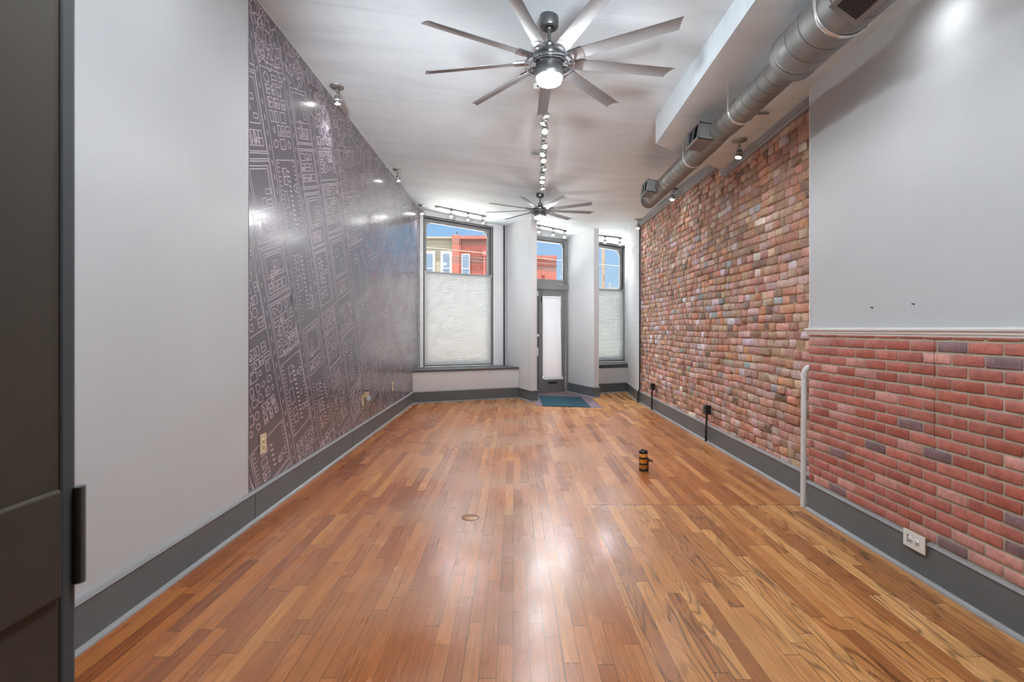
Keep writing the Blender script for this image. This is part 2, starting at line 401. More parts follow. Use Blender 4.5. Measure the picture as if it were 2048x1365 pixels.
baseboard('baseboard_bench', [(XL, yl), Fx(-0.168, -0.668), Fx(-0.168, -1.245), Fx(-0.062, -1.245), Fx(-0.062, -1.20)])
yr = 10.36
baseboard('baseboard_partition', [Fx(1.114, -0.21), Fx(1.114, -1.21), Fx(1.218, -1.21), Fx(1.218, -0.72)])
baseboard('baseboard_bench_2', [Fx(1.218, -0.68), Fx(2.30, -0.68)])
baseboard('baseboard_right_far', [(2.303, 10.33), (2.175, 8.82)])
baseboard('baseboard_brick', [(XB, 8.80), (XB, 3.72)])
baseboard('baseboard_right', [(XR, 3.615), (XR, 0.5)])

# ------------------------------------------------------------------ old brick wall
random.seed(11)
def mat_brick(name, attr, bump=0.5, rough=0.55, nscale=40, smear=0):
    m = NT(name); a = m.n('ShaderNodeAttribute', attribute_name=attr); o = m.obj()
    n1 = m.noise(o, nscale, 4, 0.65); n2 = m.noise(o, 9, 3)
    k = m.math('MULTIPLY', m.rng(n1, 0.3, 0.7, 0.78, 1.2), m.rng(n2, 0.3, 0.7, 0.88, 1.12))
    src = a.outputs['Color']
    if smear: src = m.mix(m.rng(m.noise(o, 16, 5, 0.7), 0.42, 0.68, 0, smear), src, rgb(192, 162, 134))
    sc = m.n('ShaderNodeVectorMath', operation='SCALE'); m.l(src, sc.inputs[0]); m.l(k, sc.inputs['Scale'])
    m.l(sc.outputs[0], m.b.inputs['Base Color']); m.b.inputs['Roughness'].default_value = rough
    m.bump(m.math('ADD', n1, m.noise(o, nscale * 3, 2)), bump, 0.006)
    return m.m
def brick_mesh(bricks, name, mats, X, sgn, mortar, parent=None):
    """bricks: (y0,y1,z0,z1,proud,colour,round); faces look towards -x"""
    V = []; Fc = []; cols = []
    for (y0, y1, z0, z1, pr, col, rd, jit) in bricks:
        ly, lz = y1 - y0, z1 - z0; e = rd
        ys = [y0, y0 + e, y1 - e, y1]; zs = [z0, z0 + e, z1 - e, z1]; o = len(V)
        for a in range(4):
            for b in range(4):
                ring = (a in (0, 3)) + (b in (0, 3))
                yy, zz = ys[a], zs[b]
                if ring == 2: yy += (0.5 * e if a == 0 else -0.5 * e); zz += (0.5 * e if b == 0 else -0.5 * e)
                d = pr - (0, 0.45, 0.8)[ring] * e + random.uniform(-jit, jit)
                V.append((X - d, yy + random.uniform(-jit, jit), zz + random.uniform(-jit, jit)))
        idx = lambda a, b: o + a * 4 + b
        fs = [(idx(a, b), idx(a, b + 1), idx(a + 1, b + 1), idx(a + 1, b)) for a in range(3) for b in range(3)]
        per = [(a, 0) for a in range(3)] + [(3, b) for b in range(3)] + [(a, 3) for a in (3, 2, 1)] + [(0, b) for b in (3, 2, 1)]
        q = len(V)
        for a, b in per: v = V[idx(a, b)]; V.append((X + 0.02, v[1], v[2]))
        for t in range(12): fs.append((idx(*per[t]), idx(*per[(t + 1) % 12]), q + (t + 1) % 12, q + t))
        Fc += fs; cols += [col] * len(fs)
    nb = len(Fc)
    V2, F2 = mortar; o = len(V); V += V2; Fc += [tuple(o + i for i in f) for f in F2]
    me = bpy.data.meshes.new(name); me.from_pydata(V, [], Fc)
    for m in mats: me.materials.append(m)
    me.polygons.foreach_set('material_index', [0] * nb + [1] * len(F2)); me.polygons.foreach_set('use_smooth', [True] * len(Fc))
    ca = me.color_attributes.new('brick_colour', 'FLOAT_COLOR', 'CORNER'); data = []
    for p in me.polygons:
        c = cols[p.index] if p.index < nb else (0.3, 0.25, 0.2, 1)
        data += list(c) * p.loop_total
    ca.data.foreach_set('color', data)
    ob = bpy.data.objects.new(name, me); C.objects.link(ob)
    if parent is not None: ob.parent = parent
    return ob
def mortar_grid(X, y0, y1, z0, z1, ny, nz, amp):
    V = []; Fq = []
    for j in range(nz + 1):
        for i in range(ny + 1):
            V.append((X + random.uniform(-amp, amp), y0 + (y1 - y0) * i / ny, z0 + (z1 - z0) * j / nz))
    for j in range(nz):
        for i in range(ny):
            q = j * (ny + 1) + i; Fq.append((q, q + nz * 0 + 1, q + ny + 2, q + ny + 1))
    return V, Fq
PAL = dict(red=(186, 130, 112), orange=(204, 144, 112), brown=(174, 140, 116), tan=(196, 170, 146), rose=(204, 154, 142), mauve=(196, 168, 164),
           lilac=(222, 212, 228), blue=(156, 168, 178), dark=(122, 98, 90), pale=(228, 220, 206), umber=(156, 118, 98))
def pick(z):
    t = sm(0.3, 3.0, z)
    w = dict(red=14 + 6 * t, orange=9 + 12 * t, brown=7 + 16 * t, tan=10 + 8 * t, rose=28 * (1 - t) + 7, mauve=24 * (1 - t) + 6,
             lilac=1 + 9 * math.exp(-((z - 1.35) / 0.45) ** 2), blue=2.2, dark=2.5 + 3 * t, pale=2.0, umber=2 + 8 * t)  # lilac gathers at mid height, painting in the windows' sheen
    k = random.choices(list(w), list(w.values()))[0]; c = PAL[k]; v = random.uniform(0.88, 1.13)
    c = [min(255, q * v + random.uniform(-7, 7)) for q in c]
    return rgb(*[max(20, q) for q in c])
bricks = []; z = 0.10; row = 0
while z < 3.16:
    h = 0.063 + random.uniform(-0.004, 0.005); y = 3.60 + random.uniform(-0.1, 0); ln = None
    while y < 8.82:
        q = random.random()
        ln = random.uniform(0.095, 0.130) if q < 0.78 else (random.uniform(0.18, 0.215) if q < 0.87 else random.uniform(0.06, 0.09))
        wob = 0.007 * math.sin(y * 2.1 + row * 0.35) + 0.004 * math.sin(y * 6.3 + row)
        if random.random() > 0.010:
            pr = random.uniform(0.003, 0.014) + (0.012 if random.random() < 0.08 else 0)
            bricks.append((y, min(y + ln, 8.83), z + wob + random.uniform(-.003, .003), z + h + wob + random.uniform(-.004, .003), pr, pick(z), random.uniform(0.006, 0.010), 0.0036))
        y += ln + random.uniform(0.004, 0.013)
    z += h + random.uniform(0.006, 0.011); row += 1
MORT = paint('old_mortar', rgb(172, 144, 118), 0.9, var=0.25, scale=25, bump=0.8, bscale=50)
w = brick_mesh(bricks, 'wall_right_brick', [mat_brick('old_brick', 'brick_colour', 0.7, 0.48, 40, 0.5), MORT], XB + 0.012, 1, mortar_grid(XB + 0.0125, 3.55, 8.83, 0, 3.2, 260, 150, 0.004))
struct(w)
mb = MB(); mb.bb(XB + 0.035, XB + 0.25, 3.4, 9.0, 0, 3.3); struct(mb.build('wall_right_backing', MORT))

# ------------------------------------------------------------------ brick veneer panel, chair rail
bricks = []; z = 0.208; row = 0; pitch = 0.0593
while z < 1.232:
    y = 0.46 + (0.086 if row % 2 else 0.0)
    while y < 3.61:
        y1 = min(y + 0.161, 3.606)
        if y1 - y > 0.02:
            q = random.random()
            c = (176, 106, 94) if q < 0.62 else ((168, 94, 80) if q < 0.82 else ((194, 140, 130) if q < 0.93 else (128, 102, 106)))
            v = random.uniform(0.94, 1.06)
            bricks.append((y, y1, z + 0.004, min(z + pitch - 0.0075, 1.24), 0.006 + random.uniform(0, 0.002), rgb(*[k * v for k in c]), 0.0045, 0.0007))
        y += 0.172
    z += pitch; row += 1
MORT2 = paint('panel_mortar', rgb(172, 163, 146), 0.85, var=0.12, scale=20, bump=0.4)
pnl = brick_mesh(bricks, 'wall_right_brick_panel', [mat_brick('panel_brick', 'brick_colour', 0.28, 0.42, 26), MORT2], XR - 0.004, 1, mortar_grid(XR - 0.005, 0.5, 3.61, 0.19, 1.25, 60, 20, 0.0004))
struct(pnl)
mb = MB(); mb.box((XR - 0.0105, 2.53, 0.95), (0.0012, 0.0022, 0.55)); mb.build('panel_seam', GAP, pnl)
RP = [(-0.004, 1.232), (0.012, 1.232), (0.014, 1.240), (0.020, 1.246), (0.020, 1.256), (0.030, 1.262), (0.032, 1.270), (0.022, 1.276), (0.0, 1.280), (-0.004, 1.280)]
mb = MB(); mb.strip([(XR, 3.63), (XR, 0.5)], RP); struct(mb.build('trim_chair_rail', TRIMW))
mb = MB(); mb.bb(XR - 0.003, XR + 0.0, 3.602, 3.614, 1.28, 3.0); struct(mb.build('trim_wall_edge', TRIMW))

# crown strips over the old brick
mb = MB()
for (y0, y1, f) in ((3.6, 5.30, soff_z), (5.38, 8.83, ceil_z)):
    for off, dz, dx, hh in ((0, 0, 0.062, 0.022), (0, -0.022, 0.045, 0.02), (0, -0.042, 0.026, 0.02)):
        p = []
        for zz in (-hh, 0.004):
            for (xx, yy) in ((XB - dx, y0), (XB + 0.04, y0), (XB + 0.04, y1), (XB - dx, y1)): p.append((xx, yy, f(XB, yy) + dz + zz))
        mb.hexa(p)
crown = mb.build('trim_crown_brick', paint('crown_grey', rgb(150, 154, 158), 0.35), None, 0.003); struct(crown)
mb = MB()
p = []
for zz in (-0.05, 0.004):
    for (xx, yy) in ((2.13, 8.83), (2.2, 8.83), (2.26, 9.5), (2.18, 9.5)): p.append((xx, yy, ceil_z(xx, yy) + zz))
mb.hexa(p); struct(mb.build('trim_crown_far', TRIMW, None, 0.006))

# ------------------------------------------------------------------ windows, transom and door
GLASS = NT('window_glass'); g = GLASS
tr = g.n('ShaderNodeBsdfTransparent'); gl = g.n('ShaderNodeBsdfGlossy'); gl.inputs['Roughness'].default_value = 0.02
fr = g.n('ShaderNodeFresnel'); fr.inputs[0].default_value = 1.3; mx = g.n('ShaderNodeMixShader')
tr.inputs[0].default_value = (0.97, 0.98, 0.98, 1)
g.l(fr.outputs[0], mx.inputs[0]); g.l(tr.outputs[0], mx.inputs[1]); g.l(gl.outputs[0], mx.inputs[2]); g.l(mx.outputs[0], g.out.inputs[0]); GLASS = g.m

def corner_piece(mb, a, b, z, sa, sz, r=0.085, t=0.012):
    """scalloped bracket that fills the corner (a,z); sa, sz point into the pane"""
    pts = [(0, 0), (r * 1.25, 0)]
    for k in range(9):
        q = PI / 2 * k / 8; rr = r * (0.98 + 0.10 * math.cos(6 * q))
        pts.append((r * 1.2 - rr * math.sin(q), r * 1.2 - rr * math.cos(q)))
    pts.append((0, r * 1.25))
    if sa * sz < 0: pts = pts[::-1]
    mb.prism(pts, lambda p: F(a + sa * p[0], b, z + sz * p[1]), lambda p: F(a + sa * p[0], b + t, z + sz * p[1]))

def window(name, a0, a1, zl, zr, rail, sides=0.068, rail_r=None, bottom=SILL, corners=(0, 1, 2, 3)):
    rail_r = rail if rail_r is None else rail_r
    fr = MB(); b0, b1 = 0.10, 0.15
    fbox(fr, a0, a0 + sides, b0, b1, bottom, zl, z1r=zl); fbox(fr, a1 - sides, a1, b0, b1, bottom, zr)
    fbox(fr, a0, a1, b0 - 0.01, b1, zl - 0.085, zl, z0r=zr - 0.085, z1r=zr)
    fbox(fr, a0, a1, b0, b1, rail - 0.07, rail, z0r=rail_r - 0.07, z1r=rail_r)
    fbox(fr, a0, a1, b0, b1, bottom, bottom + 0.07)
    o = fr.build(name, FRAMEG, None, 0.004); struct(o)
    lin = MB()                                # painted lining of the opening
    fbox(lin, a0, a0 + 0.012, 0.0, 0.24, bottom, zl); fbox(lin, a1 - 0.012, a1, 0.0, 0.24, bottom, zr)
    fbox(lin, a0, a1, 0.0, 0.24, zl - 0.014, zl, z0r=zr - 0.014, z1r=zr)
    lin.build('window_lining', FRAMEG, o)
    gp = MB(); fbox(gp, a0 + 0.012, a0 + 0.020, 0.085, 0.10, bottom, zl - 0.014); fbox(gp, a1 - 0.02, a1 - 0.012, 0.085, 0.10, bottom, zr - 0.014)
    fbox(gp, a0 + 0.012, a1 - 0.012, 0.08, 0.10, zl - 0.024, zl - 0.014, z0r=zr - 0.024, z1r=zr - 0.014)
    fbox(gp, a0 - 0.012, a0, -0.004, 0.01, bottom, zl); fbox(gp, a1, a1 + 0.012, -0.004, 0.01, bottom, zr); fbox(gp, a0 - 0.012, a1 + 0.012, -0.004, 0.01, zl, zl + 0.012, z0r=zr, z1r=zr + 0.012)
    gp.build('window_gap', GAP, o)
    pn = MB(); fbox(pn, a0 + sides - 0.005, a1 - sides + 0.005, 0.122, 0.126, rail - 0.01, zl - 0.08, z1r=zr - 0.08)
    pn.build('window_pane', GLASS, o)
    pn = MB(); fbox(pn, a0 + sides - 0.005, a1 - sides + 0.005, 0.122, 0.126, bottom + 0.06, rail - 0.06)
    pn.build('window_pane', GLASS, o)
    cn = MB(); al, ar = a0 + sides, a1 - sides
    cs = [(al, zl - 0.085, 1, -1), (ar, zr - 0.085, -1, -1), (al, rail, 1, 1), (ar, rail_r, -1, 1)]
    for k in corners: aa, zz, q, r_ = cs[k]; corner_piece(cn, aa, 0.13, zz, q, r_, 0.075 if k < 2 else 0.06)
    cn.build('corner_bracket', paint(name + '_bracket', rgb(176, 176, 178), 0.6), o)
    return o
w1 = window('window_1', WA0, WA1, 3.374, 3.262, 2.345, rail_r=2.315)
w2 = window('window_2', WB0, WB1, 3.172, 3.065, 2.13)
mb = MB(); mb.cyl(F(-1.13, 0.10, 3.13), F(-1.13, 0.121, 3.13), 0.012, n=14); mb.tube([F(-1.13, 0.105, 3.125), F(-1.13, 0.10, 3.10), F(-1.13, 0.09, 3.085), F(-1.13, 0.083, 3.095)], 0.003)
mb.build('suction_hook', BLACK, w1)

# front door: transom, bar, two leaves
mb = MB(); DB = -0.19
fbox(mb, -0.05, 0.0, DB, DB + 0.10, 2.20, 3.15, z1r=3.145); fbox(mb, 1.030, 1.092, DB, DB + 0.10, 2.18, 3.095)
fbox(mb, -0.05, 1.092, DB, DB + 0.10, 3.05, 3.15, z0r=2.995, z1r=3.09)
fbox(mb, -0.05, 1.092, DB, DB + 0.10, 2.19, 2.285, z1r=2.262)
t3 = mb.build('window_3', FRAMEG, None, 0.004); struct(t3)
mb = MB(); fbox(mb, -0.01, 1.035, DB + 0.05, DB + 0.054, 2.26, 3.07, z1r=3.02); mb.build('window_pane', GLASS, t3)
mb = MB(); corner_piece(mb, 1.030, DB + 0.06, 2.998, -1, -1, 0.06); corner_piece(mb, 0.0, DB + 0.06, 3.05, 1, -1, 0.06)
mb.build('corner_bracket', paint('transom_bracket', rgb(170, 170, 172), 0.6), t3)
mb = MB(); fbox(mb, 1.02, 1.029, DB - 0.004, DB + 0.02, 2.27, 3.0); fbox(mb, -0.01, 1.03, DB - 0.003, DB + 0.02, 3.075, 3.085, z0r=3.015, z1r=3.025); mb.build('window_gap', GAP, t3)
mb = MB()
fbox(mb, -0.061, 1.113, DB - 0.055, DB + 0.06, 2.075, 2.195, z1r=2.175, z0r=2.062)
fbox(mb, 1.068, 1.113, DB - 0.02, DB + 0.10, 0, 3.09); fbox(mb, -0.061, -0.02, DB - 0.02, DB + 0.10, 0, 3.15)
fbox(mb, -0.02, 1.07, DB + 0.0, DB + 0.10, 2.05, 2.08)
struct(mb.build('trim_door_frame', FRAMEG, None, 0.006))
def leaf(name, a0, a1, hinge_right, bolts):
    z1 = 2.05; b0, b1 = DB, DB + 0.045; st_ = 0.094
    mb = MB(); fbox(mb, a0, a0 + st_, b0, b1, 0.005, z1); fbox(mb, a1 - st_, a1, b0, b1, 0.005, z1)
    fbox(mb, a0 + st_, a1 - st_, b0, b1, 1.93, z1); fbox(mb, a0 + st_, a1 - st_, b0, b1, 0.005, 0.30)
    o = mb.build(name, GREY, None, 0.003); struct(o)
    mb = MB(); fbox(mb, a0 + st_, a1 - st_, b0 + 0.02, b0 + 0.026, 0.3, 1.93); mb.build('door_pane', GLASS, o)
    return o
d1 = leaf('door_1', 0.462, 1.056, True, True)
d3 = leaf('door_3', -0.018, 0.448, False, False)
mb = MB(); fbox(mb, 0.449, 0.461, DB + 0.004, DB + 0.03, 0.005, 2.05); mb.build('door_gap', GAP, d1)
# paper over the glass, curled at the foot
mb = MB(); N = 24; MA = 10
for side in (0, 1):
    for k in range(N + 1):
        z = 0.268 + (1.925 - 0.268) * k / N; curl = 0.05 * math.exp(-(z - 0.268) / 0.035); top = 0.02 * math.exp(-(1.925 - z) / 0.03)
        for q in range(MA + 1):
            a = 0.546 + 0.412 * q / MA + 0.012 * math.sin(z * 3) * (q / MA) - 0.012 * (k > N - 2)
            a += 0.03 * (q == MA) * math.exp(-(z - 0.268) / 0.04)
            mb.v.append(tuple(F(a, DB - 0.004 - curl - top - 0.0012 * side - 0.004 * math.sin(q * 0.9 + z * 2), z)))
for side in (0, 1):
    o_ = side * (N + 1) * (MA + 1)
    for k in range(N):
        for q in range(MA):
            i0 = o_ + k * (MA + 1) + q; f = [i0, i0 + 1, i0 + MA + 2, i0 + MA + 1]
            mb.f.append(f if side else f[::-1]); mb.mi.append(0); mb.sm.append(True)
def mat_translucent(name, col, fac):
    m = NT(name); d = m.n('ShaderNodeBsdfDiffuse'); t = m.n('ShaderNodeBsdfTranslucent'); x = m.n('ShaderNodeMixShader')
    d.inputs[0].default_value = col; t.inputs[0].default_value = col; x.inputs[0].default_value = fac
    m.l(d.outputs[0], x.inputs[1]); m.l(t.outputs[0], x.inputs[2]); m.l(x.outputs[0], m.out.inputs[0]); return m.m
pc = mb.build('paper_cover', mat_translucent('white_paper', (0.80, 0.81, 0.84, 1), 0.35), d1); pc['label'] = 'white paper sheet taped over the door glass'
# mail slot, bolts, hinges, locks
mb = MB(); fbox(mb, 0.635, 0.90, DB - 0.008, DB, 0.138, 0.248); o = mb.build('mail_slot', GREY, d1, 0.003)
mb = MB(); fbox(mb, 0.675, 0.865, DB - 0.0095, DB - 0.006, 0.178, 0.215); mb.build('slot_opening', BLACK, o)
mb = MB(); fbox(mb, 0.512, 0.538, DB - 0.008, DB, 1.84, 2.06); mb.cyl(F(0.525, DB - 0.014, 1.93), F(0.525, DB - 0.014, 2.075), 0.006, n=10); mb.build('slide_bolt', GREY, d1)
mb = MB(); fbox(mb, 0.512, 0.530, DB - 0.02, DB - 0.002, 1.81, 1.93); mb.build('bolt_slot', BLACK, d1)
mb = MB(); fbox(mb, 0.512, 0.538, DB - 0.008, DB, 0.02, 0.16); mb.cyl(F(0.525, DB - 0.014, 0.008), F(0.525, DB - 0.014, 0.12), 0.006, n=10); mb.build('slide_bolt', GREY, d1)
for z in (0.38, 1.12, 1.80):
    mb = MB(); mb.cyl(F(1.061, DB - 0.008, z - 0.05), F(1.061, DB - 0.008, z + 0.05), 0.008, n=10); mb.build('hinge', GREY, d1)
mb = MB(); mb.lathe([(0.0, 0), (0.03, 0.0), (0.032, 0.006), (0.012, 0.012), (0.012, 0.03), (0.026, 0.038), (0.028, 0.05), (0.018, 0.06), (0, 0.062)], F(0.425, DB, 1.145), 20, Matrix.Rotation(th, 3, 'Z') @ Matrix.Rotation(PI / 2, 3, 'X'))
mb.build('door_knob', TRIMW, d3)
mb = MB(); fbox(mb, 0.395, 0.447, DB - 0.022, DB, 0.74, 0.905); mb.build('lock_case', TRIMW, d3, 0.003)
mb = MB(); fbox(mb, 0.425, 0.447, DB - 0.02, DB, 1.93, 2.03); mb.build('top_bolt', TRIMW, d3, 0.003)

# ------------------------------------------------------------------ shades
SHADE = mat_translucent('pleated_shade_fabric', (0.74, 0.75, 0.755, 1), 0.14)
def shade(a0, a1, ztop, ztop_r, label, b=0.045):
    x, y = Fx((a0 + a1) / 2, b); t = thing('pleated_shade', label, 'window shade', (x, y, SILL), th)
    wd = (a1 - a0); n = int((ztop - SILL - 0.05) / 0.0195) * 2; mb = MB()
    for side in (0, 1):
        for k in range(n + 1):
            f = k / n
            for s_ in (-1, 1):
                zt = (ztop if s_ < 0 else ztop_r) - SILL - 0.03
                z = 0.03 + (zt - 0.03) * f
                mb.v.append((s_ * wd / 2, (0.009 if k % 2 else -0.009) * (1) + side * 0.022 * (1 if k % 2 == 0 else -0.2), z))
    for side in (0, 1):
        o_ = side * (n + 1) * 2
        for k in range(n): q = o_ + 2 * k; mb.f.append([q, q + 1, q + 3, q + 2]); mb.mi.append(0); mb.sm.append(False)
        if side: break
    mb.v = mb.v[:(n + 1) * 2]; mb.f = mb.f[:n]; mb.mi = mb.mi[:n]; mb.sm = mb.sm[:n]
    mb.build('fabric', SHADE, t)
    mb = MB(); l, r = ztop - SILL, ztop_r - SILL
    mb.hexa([(-wd / 2, -0.018, l - 0.03), (wd / 2, -0.018, r - 0.03), (wd / 2, 0.018, r - 0.03), (-wd / 2, 0.018, l - 0.03), (-wd / 2, -0.018, l), (wd / 2, -0.018, r), (wd / 2, 0.018, r), (-wd / 2, 0.018, l)])
    mb.build('top_rail', paint('shade_rail', rgb(150, 150, 150), 0.35), t, 0.003)
    mb = MB(); mb.bb(-wd / 2, wd / 2, -0.018, 0.018, 0.002, 0.032); mb.build('bottom_rail', paint('shade_foot', rgb(120, 120, 120), 0.4), t, 0.003)
    for s_ in (-1, 1):
        mb = MB(); mb.box((s_ * (wd / 2 - 0.008), -0.012, (l if s_ < 0 else r) - 0.014), (0.02, 0.03, 0.04)); mb.build('end_cap', WPLAS, t, 0.003)
    return t
shade(WA0 + 0.016, WA1 - 0.02, 2.352, 2.322, 'wide white pleated shade over the lower part of the window beside the mural')
s2 = shade(WB0 + 0.016, WB1 - 0.028, 2.142, 2.132, 'narrow white pleated shade on the window next to the brick wall')
mb = MB(); mb.tube([(0.655, -0.03, 1.55), (0.656, -0.034, 1.2), (0.655, -0.032, 1.0)], 0.0025, 6); mb.cyl((0.655, -0.032, 0.96), (0.655, -0.032, 1.0), 0.008, n=10); mb.build('pull_cord', WPLAS, s2)

# ------------------------------------------------------------------ mural
def mat_mural():
    m = NT('mural_print'); o = m.obj(); n = m.noise(o, 0.8, 3)
    m.l(m.ramp(n, [(0.3, rgb(73, 67, 77)), (0.7, rgb(83, 77, 87))]), m.b.inputs['Base Color'])
    m.b.inputs['Roughness'].default_value = 0.4; m.b.inputs['Coat Weight'].default_value = 0.9; m.b.inputs['Coat IOR'].default_value = 1.62; m.b.inputs['Coat Roughness'].default_value = 0.17
    mp = m.n('ShaderNodeMapping'); m.l(o, mp.inputs[0]); mp.inputs['Scale'].default_value = (1, 5, 0.25)
    m.bump(m.math('ADD', m.noise(mp.outputs[0], 1.2, 3), m.math('MULTIPLY', m.noise(o, 60, 2), 0.08)), 0.14, 0.01)
    return m.m
ml = NT('mural_line'); ml.b.inputs['Base Color'].default_value = rgb(212, 198, 208); ml.b.inputs['Roughness'].default_value = 0.3
random.seed(5)
S0, S1, T0, T1 = 3.331, 9.435, 0.2045, 3.475
mb = MB(); mb.v = [(XL + 0.0035, S0, T0), (XL + 0.0035, S1, T0), (XL + 0.0035, S1, T1), (XL + 0.0035, S0, T1), (XL, S0, T0), (XL, S1, T0), (XL, S1, T1), (XL, S0, T1)]
for f in ((0, 1, 2, 3), (0, 4, 5, 1), (1, 5, 6, 2), (2, 6, 7, 3), (3, 7, 4, 0)): mb.f.append(list(f)); mb.mi.append(0); mb.sm.append(False)
LX = XL + 0.0046
def ribbon(p, q, w=0.0026):
    (s0, t0), (s1, t1) = p, q
    # clip to the panel
    lo, hi = 0.0, 1.0; ds, dt = s1 - s0, t1 - t0
    for d, a, b in ((ds, S0 + 0.004 - s0, S1 - 0.004 - s0), (dt, T0 + 0.004 - t0, T1 - 0.01 - t0)):
        if abs(d) < 1e-9:
            if a > 0 or b < 0: return
        else:
            u, v = sorted((a / d, b / d)); lo = max(lo, u); hi = min(hi, v)
    if lo >= hi: return
    a = (s0 + ds * lo, t0 + dt * lo); b = (s0 + ds * hi, t0 + dt * hi); L = math.hypot(b[0] - a[0], b[1] - a[1])
    if L < 1e-4: return
    nx, ny = -(b[1] - a[1]) / L * w, (b[0] - a[0]) / L * w
    o = len(mb.v)
    mb.v += [(LX, a[0] + nx, a[1] + ny), (LX, a[0] - nx, a[1] - ny), (LX, b[0] - nx, b[1] - ny), (LX, b[0] + nx, b[1] + ny)]
    mb.f.append([o, o + 1, o + 2, o + 3]); mb.mi.append(1); mb.sm.append(False)
def poly(pts, closed=False, w=0.0026, wob=0.003):
    if closed: pts = pts + [pts[0]]
    prev = pts[0]
    for q in pts[1:]:
        L = math.dist(prev, q) if True else 0; n = max(1, int(L / 0.12)); last = prev
        for k in range(1, n + 1):
            f = k / n; c = (prev[0] + (q[0] - prev[0]) * f + random.uniform(-wob, wob) * (k < n), prev[1] + (q[1] - prev[1]) * f + random.uniform(-wob, wob) * (k < n))
            ribbon(last, c, w); last = c
        prev = q
D1 = (0.36, -0.933); D2 = (0.95, 0.31)
def G(c, a): return (3.3 + c * D2[0] + a * D1[0], 3.1 + c * D2[1] + a * D1[1])
def squig(c, a, r, n=12, asp=1.0, am=0.3):
    ph = random.uniform(0, 6); P = []
    for k in range(n):
        q = 2 * PI * k / n + ph; rr = r * (1 + am * random.uniform(-1, 1)); P.append(G(c + rr * math.cos(q), a + rr * asp * math.sin(q)))
    poly(P, True, wob=0)
def rect(c0, c1, a0, a1, w=0.0026): poly([G(c0, a0), G(c1, a0), G(c1, a1), G(c0, a1)], True, w)
def ticks(c0, a0, c1, a1, dc, da, step, w=0.0024):
    L = math.hypot(c1 - c0, a1 - a0); n = int(L / step)
    for k in range(n):
        f = (k + 0.5) / n; c = c0 + (c1 - c0) * f; a = a0 + (a1 - a0) * f; ribbon(G(c, a), G(c + dc, a + da), w)
def house(c, a, w_, h_):
    rect(c, c + w_, a, a + h_)
    if random.random() < 0.6: poly([G(c, a + h_ / 2), G(c + w_, a + h_ / 2)])
    if random.random() < 0.35: poly([G(c, a), G(c + w_ / 2, a + h_ / 2), G(c, a + h_)])
    if random.random() < 0.4:
        n = random.randint(2, 5)
        for k in range(n): poly([G(c + w_ * (k + .5) / n, a + h_ * .6), G(c + w_ * (k + .5) / n, a + h_ * .85)])
def fill(c0, c1, a0, a1):
    cc, aa = (c0 + c1) / 2, (a0 + a1) / 2; s, t = G(cc, aa); W_, H_ = c1 - c0, a1 - a0
    if s < S0 - 0.9 or s > S1 + 0.9 or t < T0 - 0.9 or t > T1 + 0.9 or W_ < 0.05 or H_ < 0.05: return
    if t > 2.95 + 0.12 * (s - 3.3): kind = 'wood'
    else: kind = random.choices(['park', 'big', 'houses', 'trees'], [3, 3, 4, 2] if s < 5.6 else [1, 2, 7, 4])[0]
    if kind != 'wood' and random.random() < 0.8: rect(c0, c1, a0, a1)
    if kind == 'park':
        ticks(c0 + .01, a0, c0 + .01, a1, 0.035, 0.004, 0.032); ticks(c1 - .01, a0, c1 - .01, a1, -0.035, -0.004, 0.032)
        if W_ > 0.28: ticks(cc, a0 + .06, cc, a1 - .06, 0.035, 0.012, 0.036, 0.005)
        for q in range(random.randint(1, 3)): house(c0 + W_ * random.uniform(.15, .3), a0 + H_ * (.1 + .28 * q), W_ * random.uniform(.15, .22), H_ * .2)
        for q in range(random.randint(2, 6)): squig(c1 - W_ * random.uniform(.1, .3), a0 + H_ * random.uniform(.1, .9), random.uniform(.015, .03), 9)
    elif kind == 'big':
        m_ = 0.03; rect(c0 + m_, c1 - m_, a0 + m_, a1 - m_ - H_ * .3)
        if random.random() < .6: rect(c0 + m_ + .02, c1 - m_ - .02, a0 + m_ + .02, a1 - m_ - .02 - H_ * .3)
        k = random.randint(2, 5)
        for q in range(k): house(c0 + m_ + (W_ - 2 * m_) * q / k, a1 - H_ * .27, (W_ - 2 * m_) / k * .8, H_ * .2)
        for q in range(random.randint(1, 4)):
            x = random.uniform(c0 + .05, c1 - .1); y = random.uniform(a0 + .05, a1 - H_ * .4); rect(x, x + random.uniform(.03, .09), y, y + random.uniform(.03, .08))
    elif kind == 'houses':
        y = a0 + 0.02; stp = 0.075
        while y < a1 - 0.05:
            x = c0 + 0.02; hh = random.uniform(0.05, stp)
            while x < c1 - 0.04:
                ww = random.uniform(0.035, 0.095)
                if random.random() < 0.72: house(x, y, min(ww, c1 - x - .01), hh)
                else: squig(x + .03, y + hh / 2, random.uniform(.018, .035), 9)
                x += ww + random.uniform(0.012, 0.04)
            y += hh + random.uniform(0.012, 0.03)
    else:
        n = int(W_ * H_ * (330 if kind == 'trees' else 190)) + 2
        for q in range(n):
            squig(random.uniform(c0, c1), random.uniform(a0, a1), random.uniform(.02, .05 if kind == 'trees' else .075), random.randint(8, 15), random.uniform(.7, 1.8), .38)
c = -1.6
